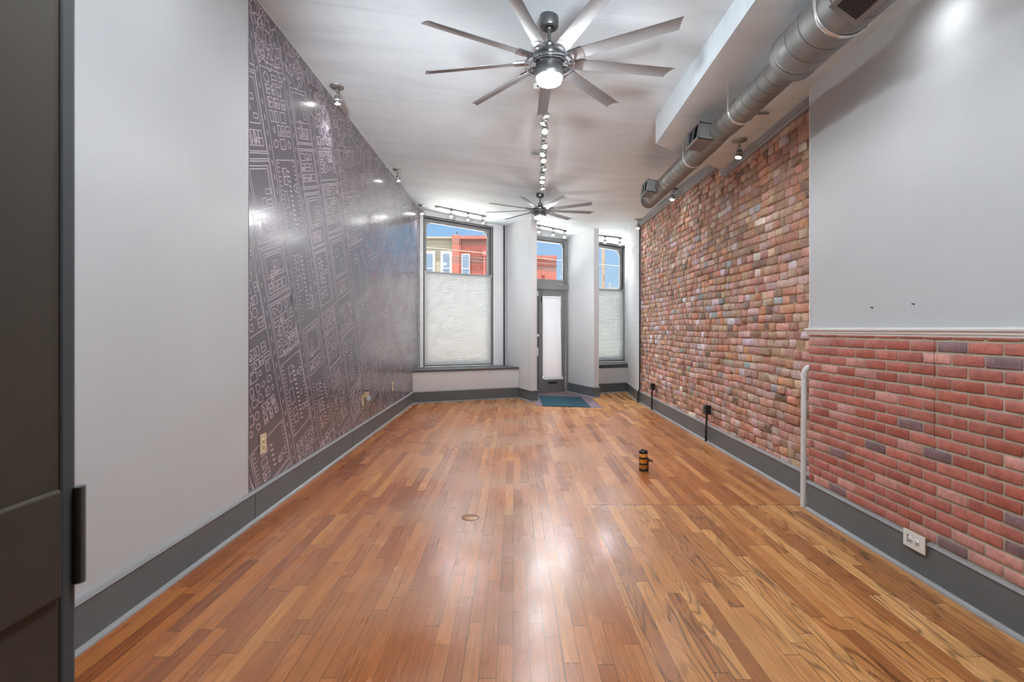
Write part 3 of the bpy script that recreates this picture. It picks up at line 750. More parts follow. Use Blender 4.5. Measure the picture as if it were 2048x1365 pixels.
while c < 7.6:
    wd = random.uniform(0.34, 0.62) if c < 2.3 else random.uniform(0.26, 0.46); road = random.choice([0.05, 0.08, 0.11])
    bend = random.uniform(-0.02, 0.02)
    for e in (0, road): poly([G(c + e, -1.2), G(c + e + bend, 1.2), G(c + e, 5.0)], wob=0.004)
    if road > 0.06:
        a = -1.0
        while a < 4.6: ribbon(G(c + road / 2 + bend * .5, a), G(c + road / 2 + bend * .5, a + 0.035), 0.004); a += 0.10
    a = -1.2 + random.uniform(0, .3)
    while a < 4.8:
        hh = random.uniform(0.25, 0.62) if c < 2.3 else random.uniform(0.2, 0.45); fill(c + road + .02, c + road + wd - .015, a, a + hh)
        if random.random() < 0.5:
            poly([G(c + road, a + hh + .015), G(c + road + wd, a + hh + .015)])
            poly([G(c + road, a + hh + .05), G(c + road + wd, a + hh + .05)])
        a += hh + 0.065
    c += wd + road
# the avenues that cross the plan at other angles
for (p, q) in (((5.3, 0.15), (7.4, 3.3)), ((6.4, 0.2), (9.4, 2.6)), ((7.6, 3.2), (9.2, 0.3))):
    dx, dy = q[0] - p[0], q[1] - p[1]; L = math.hypot(dx, dy); nx, ny = -dy / L, dx / L
    for e in (-.05, -.03, .03, .05): poly([(p[0] + nx * e, p[1] + ny * e), (q[0] + nx * e, q[1] + ny * e)], wob=0.005)
mur = mb.build('wall_mural', [mat_mural(), ml.m])
tag(mur, 'glossy plum-grey wallpaper mural of a city map in pale hand-drawn lines', 'mural')

# ------------------------------------------------------------------ entry tiles and mat
def mat_tiles():
    m = NT('entry_tiles'); o = m.obj(); mp = m.n('ShaderNodeMapping'); m.l(o, mp.inputs[0]); mp.inputs['Rotation'].default_value = (0, 0, 0.22)
    br = m.n('ShaderNodeTexBrick'); m.l(mp.outputs[0], br.inputs['Vector']); br.offset = 0.0
    br.inputs['Color1'].default_value = rgb(128, 98, 106); br.inputs['Color2'].default_value = rgb(150, 130, 138); br.inputs['Mortar'].default_value = rgb(52, 70, 96)
    br.inputs['Scale'].default_value = 1.0; br.inputs['Mortar Size'].default_value = 0.004; br.inputs['Brick Width'].default_value = 0.13; br.inputs['Row Height'].default_value = 0.11
    m.l(br.outputs[0], m.b.inputs['Base Color']); m.b.inputs['Roughness'].default_value = 0.3; return m.m
mb = MB(); pl = [(0.335, 8.50), (1.425, 8.24), (1.435, 9.44), Fx(1.113, -0.19), Fx(-0.05, -0.19), (0.40, 8.96)]
mb.prism(pl, lambda p: (p[0], p[1], 0.0005), lambda p: (p[0], p[1], 0.003), mat=0)
fe = mb.build('floor_entry_tiles', [mat_tiles()]); struct(fe)
mb = MB()
def flat(mb, pts, z, mat=0): mb.prism(pts, lambda p: (p[0], p[1], 0.003), lambda p: (p[0], p[1], z), mat=mat)
flat(mb, [(0.335, 8.50), (1.425, 8.24), (1.425, 8.262), (0.335, 8.522)], 0.0036); flat(mb, [(1.403, 8.25), (1.425, 8.24), (1.435, 9.44), (1.413, 9.44)], 0.0036)
mb.build('border_strip', paint('border_blue', rgb(70, 92, 116), 0.4), fe)
def mat_mat():
    m = NT('teal_mat'); o = m.obj(); n = m.noise(o, 160, 3, 0.7); n2 = m.noise(o, 5, 3)
    m.l(m.ramp(m.math('ADD', m.math('MULTIPLY', n, .7), m.math('MULTIPLY', n2, .3)), [(0.3, rgb(8, 44, 56)), (0.7, rgb(24, 80, 94))]), m.b.inputs['Base Color'])
    m.b.inputs['Roughness'].default_value = 0.95; m.bump(n, 0.8, 0.004); return m.m
mb = MB(); pl = [(0.49, 8.435), (1.245, 8.315), (1.244, 9.53), (0.486, 9.74)]
mb.prism(pl, lambda p: (p[0], p[1], 0.0031), lambda p: (p[0], p[1], 0.011))
dm = mb.build('door_mat', mat_mat(), None, 0.003); tag(dm, 'teal ribbed doormat lying on mauve tiles inside the street door', 'doormat')
cx, cy = 0.866, 9.0
mb = MB(); ring = [(cx + (p[0] - cx) * 1.03, cy + (p[1] - cy) * 1.02) for p in pl]
mb.prism(ring, lambda p: (p[0], p[1], 0.003), lambda p: (p[0], p[1], 0.006)); mb.build('rubber_edge', paint('mat_edge', rgb(34, 60, 82), 0.7), dm)

# ------------------------------------------------------------------ ceiling fans
def make_fan(label):
    t = thing('ceiling_fan', label, 'ceiling fan', (0, 0, 0), 0, 'ceiling fans')
    # origin at the ceiling, everything hangs below; blade plane at z = -0.285
    BZ = -0.285; R = 0.816
    mb = MB(); mb.lathe([(0.0, 0.02), (0.058, 0.02), (0.058, -0.062), (0.052, -0.074), (0.036, -0.078), (0.034, -0.07), (0.0, -0.07)], n=36); mb.build('canopy', NICKELD, t)
    mb = MB(); mb.cyl((0, 0, -0.06), (0, 0, -0.175), 0.0105, n=16); mb.lathe([(0.0, -0.06), (0.022, -0.066), (0.018, -0.085), (0.0, -0.09)], n=18); mb.build('downrod', NICKELD, t)
    mb = MB(); mb.lathe([(0, -0.158), (0.018, -0.158), (0.034, -0.176), (0.034, -0.182), (0.032, -0.184), (0.034, -0.225), (0.06, -0.228), (0.098, -0.236), (0.105, -0.245), (0.105, -0.272), (0.085, -0.292), (0.088, -0.315), (0, -0.315)], n=44)
    mb.build('motor_housing', NICKELD, t)
    mb = MB()
    for (r, h, tk) in ((0.158, 0.016, 0.004), (0.122, 0.014, 0.003)):
        mb.lathe([(r, BZ - 0.03), (r, BZ - 0.03 + h), (r - tk, BZ - 0.03 + h), (r - tk, BZ - 0.03), (r, BZ - 0.03)], n=56)
    for k in range(9):
        q = math.radians(10 + 40 * k + 20)
        mb.box((0.122 * math.cos(q), 0.122 * math.sin(q), BZ - 0.023), (0.075, 0.004, 0.010), Matrix.Rotation(q, 3, 'Z'))
    mb.build('hub_wheel', NICKEL, t)
    for k in range(9):
        q = math.radians(10 + 40 * k); M = Matrix.Translation((0, 0, BZ)) @ Matrix.Rotation(q, 4, 'Z') @ Matrix.Rotation(math.radians(-15), 4, 'X')
        def sheet(r0, r1, w0, w1, camber, zoff, skew, thick, n=10, nr=6):
            V = []; Fq = []
            for s_ in (0, 1):
                for i in range(nr + 1):
                    f = i / nr
                    for j in range(n + 1):
                        g_ = -1 + 2 * j / n; wd = w0 + (w1 - w0) * f
                        rr = r0 + (r1 - r0) * f + skew * g_ * (f ** 6) 
                        V.append(M @ Vector((rr, g_ * wd / 2, zoff + camber * (1 - g_ * g_) + s_ * thick)))
            m_ = (nr + 1) * (n + 1)
            for i in range(nr):
                for j in range(n):
                    a = i * (n + 1) + j; Fq.append((a, a + n + 1, a + n + 2, a + 1)); a += m_; Fq.append((a, a + 1, a + n + 2, a + n + 1))
            edge = [j for j in range(n + 1)] + [i * (n + 1) + n for i in range(1, nr + 1)] + [nr * (n + 1) + j for j in range(n - 1, -1, -1)] + [i * (n + 1) for i in range(nr - 1, 0, -1)]
            E = len(edge)
            rim = [(edge[i], edge[(i + 1) % E], edge[(i + 1) % E] + m_, edge[i] + m_) for i in range(E)]
            return V, Fq, rim
        V, Fq, rim = sheet(0.225, R, 0.085, 0.082, 0.010, 0.0, -0.022, 0.003)
        mb = MB(); mb.add(V, Fq, True, 0); mb.add(V, rim, False, 1); bl_ = mb.build('blade', [BLADE, NICKELD], t)
        V, Fq, rim = sheet(0.135, 0.228, 0.070, 0.090, 0.012, -0.0045, 0.0, 0.012)
        mb = MB(); mb.add(V, Fq, True, 0); mb.add(V, rim, False, 1); mb.build('blade_bracket', [NICKEL, NICKELD], bl_)
    mb = MB(); mb.lathe([(0, -0.31), (0.082, -0.31), (0.082, -0.345), (0.088, -0.347), (0.090, -0.385), (0.086, -0.39), (0.080, -0.386), (0.078, -0.376), (0, -0.376)], n=44); mb.build('light_ring', NICKEL, t)
    mb = MB(); mb.lathe([(0.0785, -0.374), (0.0785, -0.405), (0.074, -0.418), (0.062, -0.425), (0.03, -0.428), (0.0, -0.4285)], n=44); mb.build('opal_diffuser', DIFF, t)
    return t
fan = make_fan('large brushed metal ceiling fan with nine blades nearer the end of the dropped soffit')
fan.location = (0.227, 3.25, ceil_z(0.227, 3.25))
fan2 = copy_tree(fan); fan2['label'] = 'brushed metal ceiling fan with nine blades close to the street door and windows'
fan2.location = (0.385, 7.42, ceil_z(0.385, 7.42) + 0.012); fan2.scale = (0.975, 0.975, 0.9)

# ------------------------------------------------------------------ spot lamps
def head_meshes():
    """a gimbal head whose top is the origin; aimed along -Z by default"""
    y = MB(); y.cyl((0, 0, 0.0), (0, 0, -0.018), 0.012, n=14)
    y.tube([(-0.006, 0, -0.014), (-0.026, 0, -0.03), (-0.031, 0, -0.075)], 0.0035, 8); y.tube([(0.006, 0, -0.014), (0.026, 0, -0.03), (0.031, 0, -0.075)], 0.0035, 8)
    y.cyl((-0.034, 0, -0.075), (-0.024, 0, -0.075), 0.006, n=10); y.cyl((0.024, 0, -0.075), (0.034, 0, -0.075), 0.006, n=10)
    h = MB(); h.lathe([(0, 0.032), (0.014, 0.032), (0.018, 0.028), (0.021, 0.006), (0.026, 0.002), (0.026, -0.004)], n=24, mat=0)
    h.lathe([(0.0265, -0.004), (0.0275, -0.006), (0.0275, -0.009), (0.0265, -0.011)], n=24, mat=1)
    h.lathe([(0.0265, -0.011), (0.029, -0.014), (0.029, -0.040), (0.027, -0.042), (0.025, -0.038)], n=24, mat=0)
    l = MB(); l.lathe([(0.0255, -0.0375), (0.022, -0.044), (0.012, -0.0475), (0, -0.048)], n=24)
    return y, h, l
HM = None
def add_head(parent, pos, aim, watts, yaw=None, blend=1.0, size=110):
    """pos is relative to the parent"""
    global HM
    aim = Vector(aim).normalized(); yw = math.atan2(aim.y, aim.x) + PI / 2 if abs(aim.x) + abs(aim.y) > 1e-3 else 0
    if HM is None:
        y, h, l = head_meshes(); a = y.build('lamp_yoke', FITM, parent); b = h.build('lamp_head', [FITM, TRIMW], parent); c = l.build('lamp_glass', LAMP, b)
        HM = (a.data, b.data, c.data)
    else:
        a = bpy.data.objects.new('lamp_yoke', HM[0]); b = bpy.data.objects.new('lamp_head', HM[1]); c = bpy.data.objects.new('lamp_glass', HM[2])
        for o in (a, b, c): C.objects.link(o)
        a.parent = parent; b.parent = parent; c.parent = b
    a.location = pos; a.rotation_euler = (0, 0, yw)
    b.location = Vector(pos) + Vector((0, 0, -0.075)); b.rotation_euler = aim.to_track_quat('-Z', 'Y').to_euler()
    ld = bpy.data.lights.new('lamp_beam', 'SPOT'); ld.energy = watts; ld.spot_size = math.radians(size); ld.spot_blend = blend; ld.shadow_soft_size = 0.02; ld.color = (0.93, 0.97, 1.0)
    lo = bpy.data.objects.new('lamp_beam', ld); C.objects.link(lo); lo.parent = b; lo.location = (0, 0, -0.052)

def monopoint(x, y, zf, aim, label, watts=SPOT_W, size=110):
    t = thing('ceiling_spotlight', label, 'spotlight', (x, y, zf(x, y)), 0, 'single ceiling spotlights')
    mb = MB(); mb.lathe([(0, 0.01), (0.064, 0.01), (0.066, -0.004), (0.060, -0.010), (0.02, -0.020), (0.0, -0.021)], n=36); mb.build('canopy', FITM, t)
    mb = MB(); mb.cyl((0, 0, -0.018), (0, 0, -0.045), 0.006, n=12); mb.build('stem', FITM, t)
    add_head(t, (0, 0, -0.04), aim, watts, size=size); return t
monopoint(-1.600, 4.646, ceil_z, (0.05, 0.15, -1), 'round-based ceiling spotlight over the mural, third back from the street window')
monopoint(-1.600, 7.064, ceil_z, (0.35, 0.15, -1), 'round-based ceiling spotlight over the middle of the mural')
monopoint(-1.630, 9.10, ceil_z, (0.1, -0.25, -1), 'round-based ceiling spotlight in the corner above the window beside the mural')
monopoint(1.985, 4.50, soff_z, (-0.28, -0.1, -1), 'round-based spotlight under the dropped soffit beside the old brick')
monopoint(2.09, 6.72, ceil_z, (-0.3, -0.3, -1), 'round-based spotlight above the old brick, partly behind the spiral duct')
monopoint(2.10, 8.62, ceil_z, (-0.25, -0.35, -1), 'small round-based spotlight by the crown corner past the duct end')
monopoint(1.86, 2.36, soff_z, (0.45, 0.35, -0.8), 'round-based spotlight washing the white wall above the brick veneer', WASH_W, 140)
monopoint(-1.48, 2.25, ceil_z, (-0.45, 0.35, -0.8), 'round-based spotlight washing the plain white wall', WASH_W, 140)

def track(p0, p1, label, heads, feed=None, watts=SPOT_W):
    """p0, p1: ends on the ceiling; heads: (fraction, aim)"""
    x0, y0 = p0; x1, y1 = p1; z0, z1 = ceil_z(x0, y0), ceil_z(x1, y1)
    t = thing('track_light', label, 'track light', (x0, y0, z0), 0, 'ceiling light tracks')
    d = Vector((x1 - x0, y1 - y0, z1 - z0)); L = d.length; M = d.to_track_quat('X', 'Z').to_matrix()
    mb = MB(); mb.box(M @ Vector((L / 2, 0, -0.008)), (L, 0.034, 0.018), M); mb.box(M @ Vector((L / 2, 0, -0.0175)), (L - 0.01, 0.012, 0.0015), M, mat=1)
    mb.build('track_rail', [TRACKM, GAP], t, 0.002)
    if feed is not None:
        fx_, fy_, ln = feed
        mb = MB(); mb.box((fx_, fy_, -0.014), (ln, 0.045, 0.03)); mb.build('power_feed', TRACKM, t, 0.003)
    for f, aim, *w_ in heads:
        q = M @ Vector((L * f, 0, -0.018))
        mb = MB(); mb.box(q + Vector((0, 0, -0.006)), (0.045, 0.03, 0.016), M); mb.build('adapter', TRACKM, t, 0.002)
        add_head(t, q + Vector((0, 0, -0.012)), aim, watts if not w_ else w_[0])
    return t
hd = [(0.035, (0.2, 0.1, -1)), (0.10, (-0.45, 0.1, -0.8)), (0.19, (0.0, -0.75, -0.62)), (0.33, (0.15, -0.5, -0.8)), (0.42, (-0.3, -0.45, -0.8)), (0.50, (0.05, -0.6, -0.75)),
      (0.60, (0.35, 0.1, -0.9)), (0.72, (0.0, -0.3, -1)), (0.80, (-0.08, -0.5, -0.85)), (0.90, (0.15, 0.0, -1))]
track((0.272, 4.32), (0.381, 6.90), 'long ceiling track with a row of spot heads between the two fans', hd, (-0.015, 1.44, 0.12))
fa = (-st * 0.4, -ct * 0.5, -0.85)
track((-1.371, 9.02), (-0.50, 9.37), 'ceiling track with three lit spots before the wide window beside the mural', [(0.30, (0.1, -0.45, -0.85)), (0.63, (0.05, -0.45, -0.85)), (0.93, (0.2, -0.3, -0.9))], (0.045, 0.02, 0.11), WIN_W)
track((0.25, 9.50), (1.015, 9.80), 'ceiling track with three lit spots in the bay above the street door', [(0.30, (-0.05, -0.5, -0.8)), (0.66, (-0.1, -0.45, -0.85)), (0.95, (-0.1, -0.5, -0.8))], None, WIN_W)
track((1.55, 10.02), (2.18, 10.30), 'short ceiling track with two lit spots before the window next to the brick wall', [(0.42, (-0.1, -0.5, -0.8)), (0.93, (0.1, -0.3, -0.9))], None, WIN_W)
t = thing('fill_pendant', 'added unseen fill globe hanging near the doorway end of the room', 'added fill light', (0.2, 1.0, ceil_z(0.2, 1.0)))  # added out of view to brighten the near ceiling and walls
mb = MB(); mb.lathe([(0, 0.02), (0.06, 0.02), (0.06, -0.02), (0.02, -0.03), (0, -0.03)], n=32); mb.build('canopy', NICKEL, t)
mb = MB(); mb.cyl((0, 0, -0.02), (0, 0, -0.40), 0.006, n=12); mb.lathe([(0, -0.36), (0.03, -0.37), (0.05, -0.41), (0.05, -0.43), (0, -0.43)], n=24); mb.build('stem', NICKEL, t)
mb = MB(); mb.lathe([(0.14 * math.sin(PI * k / 20), -0.555 + 0.14 * math.cos(PI * k / 20)) for k in range(1, 21)], n=36); mb.build('opal_globe', emit('lit_fill_globe', (0.93, 0.97, 1.0, 1), FILL_GLOBE_EMIT), t)
for xs, lb in ((-0.80, 'added unseen fill uplight on the doorway wall, the mural side'), (0.72, 'added unseen fill uplight on the doorway wall, the veneer side')):
    t = thing('fill_uplight', lb, 'added fill uplight', (xs, 0.50, 2.22), 0, 'added fill uplights')  # added behind the camera to throw fill light along the ceiling
    mb = MB(); mb.bb(-0.05, 0.05, 0.0, 0.015, -0.08, 0.08); mb.build('back_plate', NICKEL, t, 0.003)
    mb = MB(); mb.cyl((0, 0.01, 0), (0, 0.09, 0), 0.012, n=12); mb.lathe([(0.0, -0.05), (0.05, -0.05), (0.085, 0.05), (0.082, 0.05), (0.047, -0.046), (0, -0.046)], (0, 0.10, 0.0), 28, Matrix.Rotation(-1.1, 3, 'X')); mb.build('cup', NICKEL, t)
    ld = bpy.data.lights.new('fill_uplight_beam', 'SPOT'); ld.energy = FILL_UPLIGHT_W * (1.15 if xs < 0 else 0.6); ld.spot_size = math.radians(46); ld.spot_blend = 1.0; ld.shadow_soft_size = 0.12; ld.color = (0.93, 0.97, 1.0)
    lo = bpy.data.objects.new('fill_uplight_beam', ld); C.objects.link(lo); lo.parent = t; lo.location = (0, 0.22, 0.06); lo.rotation_euler = Vector((-0.02 if xs < 0 else -0.13, 1, 0.115)).to_track_quat('-Z', 'Y').to_euler()
mb = MB(); xq, yq = 0.185, 4.16; zq = ceil_z(xq, yq); mb.box((xq, yq, zq - 0.022), (0.045, 0.05, 0.046)); mb.box((xq + 0.01, yq - 0.026, zq - 0.026), (0.012, 0.004, 0.014), mat=1)
tag(mb.build('motion_sensor', [WPLAS, SLOT], None, 0.003), 'tiny white sensor box on the ceiling beside the fan over the room middle', 'sensor')

# ------------------------------------------------------------------ spiral duct
DUCT = paint('galvanised_duct', rgb(132, 132, 132), 0.5, metal=0.65, var=0.14, scale=5)
DUCTD = paint('duct_seam_dark', rgb(60, 60, 60), 0.5, metal=0.5)
STRAP = paint('bright_steel_strap', rgb(214, 214, 212), 0.25, metal=0.8)
def mat_spiral(name, p, zc):
    m = NT(name); o = m.obj(); sp = m.n('ShaderNodeSeparateXYZ'); m.l(o, sp.inputs[0])
    an = m.math('DIVIDE', m.math('ARCTAN2', m.math('SUBTRACT', sp.outputs[2], zc), sp.outputs[0]), 2 * PI)
    f = m.math('FRACT', m.math('ADD', m.math('DIVIDE', sp.outputs[1], p), an)); d = m.math('MULTIPLY', m.math('MINIMUM', f, m.math('SUBTRACT', 1.0, f)), p)
    n = m.noise(o, 5, 3)
    base = m.ramp(n, [(0.3, rgb(122, 122, 121)), (0.7, rgb(146, 146, 144))])
    m.l(m.mix(m.rng(d, 0.0018, 0.0035, 0.85, 0.0), base, rgb(52, 52, 52)), m.b.inputs['Base Color'])
    m.b.inputs['Metallic'].default_value = 0.6; m.b.inputs['Roughness'].default_value = 0.5
    m.bump(m.rng(d, 0.0, 0.009, 1.0, 0.0), 0.8, 0.004); return m.m
DX = 1.56
duct = thing('spiral_duct', 'long grey spiral metal air duct hung under the dropped soffit', 'air duct', (DX, 2.0, H0 + 1.50))
def spiral(name, y0, y1, R, p, zc0, zc1, n=64, ridge=0.0):
    mb = MB(); ny = 12
    for j in range(ny + 1):
        y = y0 + (y1 - y0) * j / ny
        for i in range(n):
            q = 2 * PI * i / n; f = (y / p + i / n) % 1.0; dd = min(f, 1 - f) * p
            r = R + (ridge * (1 - dd / 0.009) if dd < 0.009 else 0)
            zc_ = zc0 + (zc1 - zc0) * j / ny
            mb.v.append((r * math.cos(q), y - 2.0, zc_ + r * math.sin(q)))
    for j in range(ny):
        y = y0 + (y1 - y0) * (j + .5) / ny
        for i in range(n):
            k = (i + 1) % n; f = (y / p + (i + .5) / n) % 1.0; dd = min(f, 1 - f) * p
            mb.f.append([j * n + i, j * n + k, (j + 1) * n + k, (j + 1) * n + i]); mb.mi.append(0); mb.sm.append(True)
    mb.f.append(list(range(n))); mb.mi.append(0); mb.sm.append(False)
    mb.f.append(list(reversed(range(ny * n, (ny + 1) * n)))); mb.mi.append(0); mb.sm.append(False)
    return mb.build(name, mat_spiral('spiral_' + name, p, (zc0 + zc1) / 2), duct)
spiral('wide_section', 0.55, 2.84, 0.136, 0.125, 0.02, 0.02)
spiral('narrow_section', 2.86, 5.92, 0.087, 0.105, 0.0, -0.015)
mb = MB(); M_ = Matrix.Rotation(-PI / 2, 3, 'X')
mb.lathe([(0.0, 0), (0.136, 0), (0.134, 0.02), (0.110, 0.04), (0.096, 0.05), (0.0895, 0.055), (0.0895, 0.10), (0.087, 0.10)], (0, 0.835, 0.015), 48, M_)
mb.build('reducer', DUCT, duct)
def ringband(y, R, w_, z, name='strap_band'):
    mb = MB(); mb.lathe([(R + 0.001, -w_ / 2), (R + 0.0045, -w_ / 2), (R + 0.0045, w_ / 2), (R + 0.001, w_ / 2)], (0, y - 2.0, z), 48, M_); return mb
ringband(2.895, 0.0905, 0.02, 0.0).build('collar_band', DUCT, duct)
for (y, R, z, hx) in ((3.51, 0.088, -0.002, -0.075), (4.44, 0.088, -0.006, -0.092), (2.42, 0.137, 0.02, -0.13)):
    mb = ringband(y, R, 0.024, z); top = soff_z(DX + hx, y) - (H0 + 1.50)
    mb.box((-R - 0.003, y - 2.0, (z + top) / 2), (0.003, 0.020, top - z))
    sb = mb.build('hanger_strap', STRAP, duct); sb['label'] = 'bright steel hanger strap'
def register(yc, L, H, tilt=0.15):
    M = Matrix.Rotation(tilt, 3, 'Y'); o = Vector((0, yc - 2.0, -0.02))
    def T(x, y, z): return o + M @ Vector((x, y, z))
    mb = MB(); x0, x1 = -0.03, -0.165
    h, l = H / 2, L / 2; e = 0.006
    for (a, b, c_, d) in ((-h, -h + e, -l, l), (h - e, h, -l, l)):
        mb.hexa([T(x1, c_, a), T(x0, c_, a), T(x0, d, a), T(x1, d, a), T(x1, c_, b), T(x0, c_, b), T(x0, d, b), T(x1, d, b)])
    for (c_, d) in ((-l, -l + e), (l - e, l)):
        mb.hexa([T(x1, c_, -h), T(x0, c_, -h), T(x0, d, -h), T(x1, d, -h), T(x1, c_, h), T(x0, c_, h), T(x0, d, h), T(x1, d, h)])
    b_ = mb.build('takeoff_box', DUCT, duct)
    mb = MB(); f = 0.014
    for (a, b, c_, d) in ((-h - 0.01, -h + f - .004, -l - .01, l + .01), (h - f + .004, h + 0.01, -l - .01, l + .01), (-h, h, -l - .01, -l + f - .004), (-h, h, l - f + .004, l + .01), (-h, h, -0.003, 0.003)):
        mb.hexa([T(x1 - .006, c_, a), T(x1 + .004, c_, a), T(x1 + .004, d, a), T(x1 - .006, d, a), T(x1 - .006, c_, b), T(x1 + .004, c_, b), T(x1 + .004, d, b), T(x1 - .006, d, b)])
    mb.build('register_frame', NICKEL, b_)
    mb = MB()
    for k in range(9):
        zz = -h + 0.012 + (H - 0.024) * k / 8; mb.hexa([T(x1 + .008, -l + e, zz - .004), T(x1 + .02, -l + e, zz), T(x1 + .02, l - e, zz), T(x1 + .008, l - e, zz - .004), T(x1 + .008, -l + e, zz - .003), T(x1 + .02, -l + e, zz + .001), T(x1 + .02, l - e, zz + .001), T(x1 + .008, l - e, zz - .003)])
    mb.build('louvers', BLACK, b_)
    mb = MB(); mb.hexa([T(-0.095, -l + e, -h + e), T(-0.09, -l + e, -h + e), T(-0.09, l - e, -h + e), T(-0.095, l - e, -h + e), T(-0.095, -l + e, h - e), T(-0.09, -l + e, h - e), T(-0.09, l - e, h - e), T(-0.095, l - e, h - e)])
    mb.build('dark_throat', BLACK, b_)
register(3.985, 0.25, 0.125); register(5.46, 0.25, 0.125)
# long grille set in the belly of the wide section
mb = MB(); qa = math.radians(-126); rad = Vector((math.cos(qa), 0, math.sin(qa))); tg = Vector((-math.sin(qa), 0, math.cos(qa)))
M = Matrix((tg, Vector((0, 1, 0)), rad)).transposed()
mb.box(rad * 0.137 + Vector((0, 2.10 - 2.0, 0.02)), (0.150, 0.40, 0.010), M, mat=0)
mb.box(rad * 0.1415 + Vector((0, 2.10 - 2.0, 0.02)), (0.105, 0.34, 0.004), M, mat=1)
for k in range(24): mb.box(rad * 0.144 + Vector((0, 1.94 - 2.0 + 0.34 * k / 24, 0.02)), (0.105, 0.003, 0.003), M, mat=2)
gr = mb.build('belly_grille', [DUCT, BLACK, DUCTD], duct); gr['label'] = 'dark slotted grille in the duct belly'
mb = MB(); x0, y0 = 1.80, 3.93; mb.cyl((1.80, 3.94, soff_z(1.80, 3.94) - 0.012), (1.975, 3.965, soff_z(1.975, 3.965) - 0.012), 0.010, n=12)
tag(mb.build('ceiling_rod', FITM), 'short thin metal rod on the soffit between duct and brick wall', 'rod')

# ------------------------------------------------------------------ wall fittings
def outlet(name, label, pos, R, w_, h_, plate, duplex=True, horizontal=False, depth=0.007, cat='wall outlet', back=None):
    """face looks along local -Y; R rotates into place"""
    t = thing(name, label, cat, pos, R)
    mb = MB(); mb.box((0, -depth / 2, 0), (w_, depth, h_)); mb.build('cover_plate', plate, t, 0.0025)
    for s_ in (-1, 1):
        c_ = (s_ * 0.022, 0) if horizontal else (0, s_ * 0.0205)
        mb = MB(); mb.lathe([(0.0165, 0), (0.0165, 0.002), (0, 0.0022)], (c_[0], -depth, c_[1]), 20, Matrix.Rotation(PI / 2, 3, 'X')); sk = mb.build('socket', plate, t)
        mb = MB()
        for (u, v) in (((-0.004, 0.006), (-0.004, -0.006)) if horizontal else ((-0.006, 0.004), (0.006, 0.004))): mb.box((c_[0] + u, -depth - 0.0022, c_[1] + v), (0.008, 0.001, 0.0025) if horizontal else (0.0025, 0.001, 0.008))
        mb.box((c_[0] + (0.008 if horizontal else 0), -depth - 0.0022, c_[1] - (0 if horizontal else 0.008)), (0.005, 0.001, 0.005)); mb.build('slots', SLOT, sk)
    return t
RL = PI / 2         # faces +x
RR = -PI / 2        # faces -x
outlet('wall_outlet', 'ivory duplex outlet low on the mural next to the plain white wall', (XL + 0.004, 3.51, 0.485), RL, 0.086, 0.135, IVORY)
outlet('wall_outlet', 'ivory outlet low on the mural with a small night light plugged in', (XL + 0.004, 5.84, 0.465), RL, 0.086, 0.13, IVORY)
outlet('wall_outlet', 'ivory outlet low on the mural close to the window bench', (XL + 0.004, 7.28, 0.46), RL, 0.086, 0.13, IVORY)
outlet('wall_outlet', 'white outlet high on the wall between window and dark pipe', tuple(F(-0.285, -0.001, 2.086)), th, 0.075, 0.12, WPLAS)
t = thing('night_light', 'small plug-in night light with clear globe on the mural outlet', 'night light', (XL + 0.011, 5.88, 0.50), RL)
mb = MB(); mb.bb(-0.03, 0.03, -0.045, -0.003, -0.01, 0.06); mb.build('body', IVORY, t, 0.004)
mb = MB(); mb.bb(-0.034, 0.034, -0.05, 0.0, 0.06, 0.068); mb.build('cap', BLACK, t, 0.002)
gm = NT('clear_plastic'); gm.b.inputs['Base Color'].default_value = (0.75, 0.85, 0.9, 1); gm.b.inputs['Roughness'].default_value = 0.1; gm.b.inputs['Transmission Weight'].default_value = 0.6
mb = MB(); mb.lathe([(0, -0.028), (0.016, -0.024), (0.026, -0.008), (0.026, 0.008), (0.016, 0.022), (0, 0.026)], (0.0, -0.05, -0.025), 18); mb.build('globe', gm.m, t)
# outlet box by the veneer
t = outlet('surface_outlet', 'white horizontal outlet box sitting on the grey baseboard under the brick veneer', (XR - 0.030, 2.628, 0.182), RR, 0.142, 0.088, WPLAS, horizontal=True)
mb = MB(); mb.bb(-0.066, 0.066, 0.0, 0.028, -0.040, 0.040); bx = mb.build('back_box', paint('brown_box', rgb(150, 106, 70), 0.6), t); bx['label'] = 'brown back box'
mb = MB(); mb.box((-0.038, -0.0085, 0.0), (0.003, 0.002, 0.036)); mb.box((-0.038, -0.0085, 0.018), (0.012, 0.002, 0.002)); mb.build('edge_slot', SLOT, t)
# black conduit boxes on the old brick
def conduit(y, label, zt, zb):
    t = thing('conduit_outlet', label, 'outlet box', (XB - 0.012, y, 0), RR)
    mb = MB(); mb.bb(-0.037, 0.037, -0.052, 0.0, zb, zt); mb.build('box', BLACK, t, 0.003)
    mb = MB(); mb.bb(-0.039, 0.039, -0.058, -0.052, zb - 0.002, zt + 0.002); cv = mb.build('cover', paint('cover_grey', rgb(60, 64, 70), 0.35), t, 0.002)
    mb = MB(); mb.lathe([(0.015, 0), (0.015, 0.002), (0, 0.002)], (0, -0.058, (zt + zb) / 2 + 0.02), 16, Matrix.Rotation(PI / 2, 3, 'X')); mb.lathe([(0.015, 0), (0.015, 0.002), (0, 0.002)], (0, -0.058, (zt + zb) / 2 - 0.02), 16, Matrix.Rotation(PI / 2, 3, 'X')); mb.build('socket', BLACK, cv)
    mb = MB(); mb.cyl((0, -0.040, 0.135), (0, -0.030, zb), 0.0105, n=14); mb.build('conduit', BLACK, t)
    mb = MB(); mb.cyl((0, -0.040, 0.022), (0, -0.040, 0.14), 0.0125, n=14); mb.cyl((0, -0.040, 0.128), (0, -0.040, 0.142), 0.015, n=14); mb.build('lower_sleeve', BLACK, t)
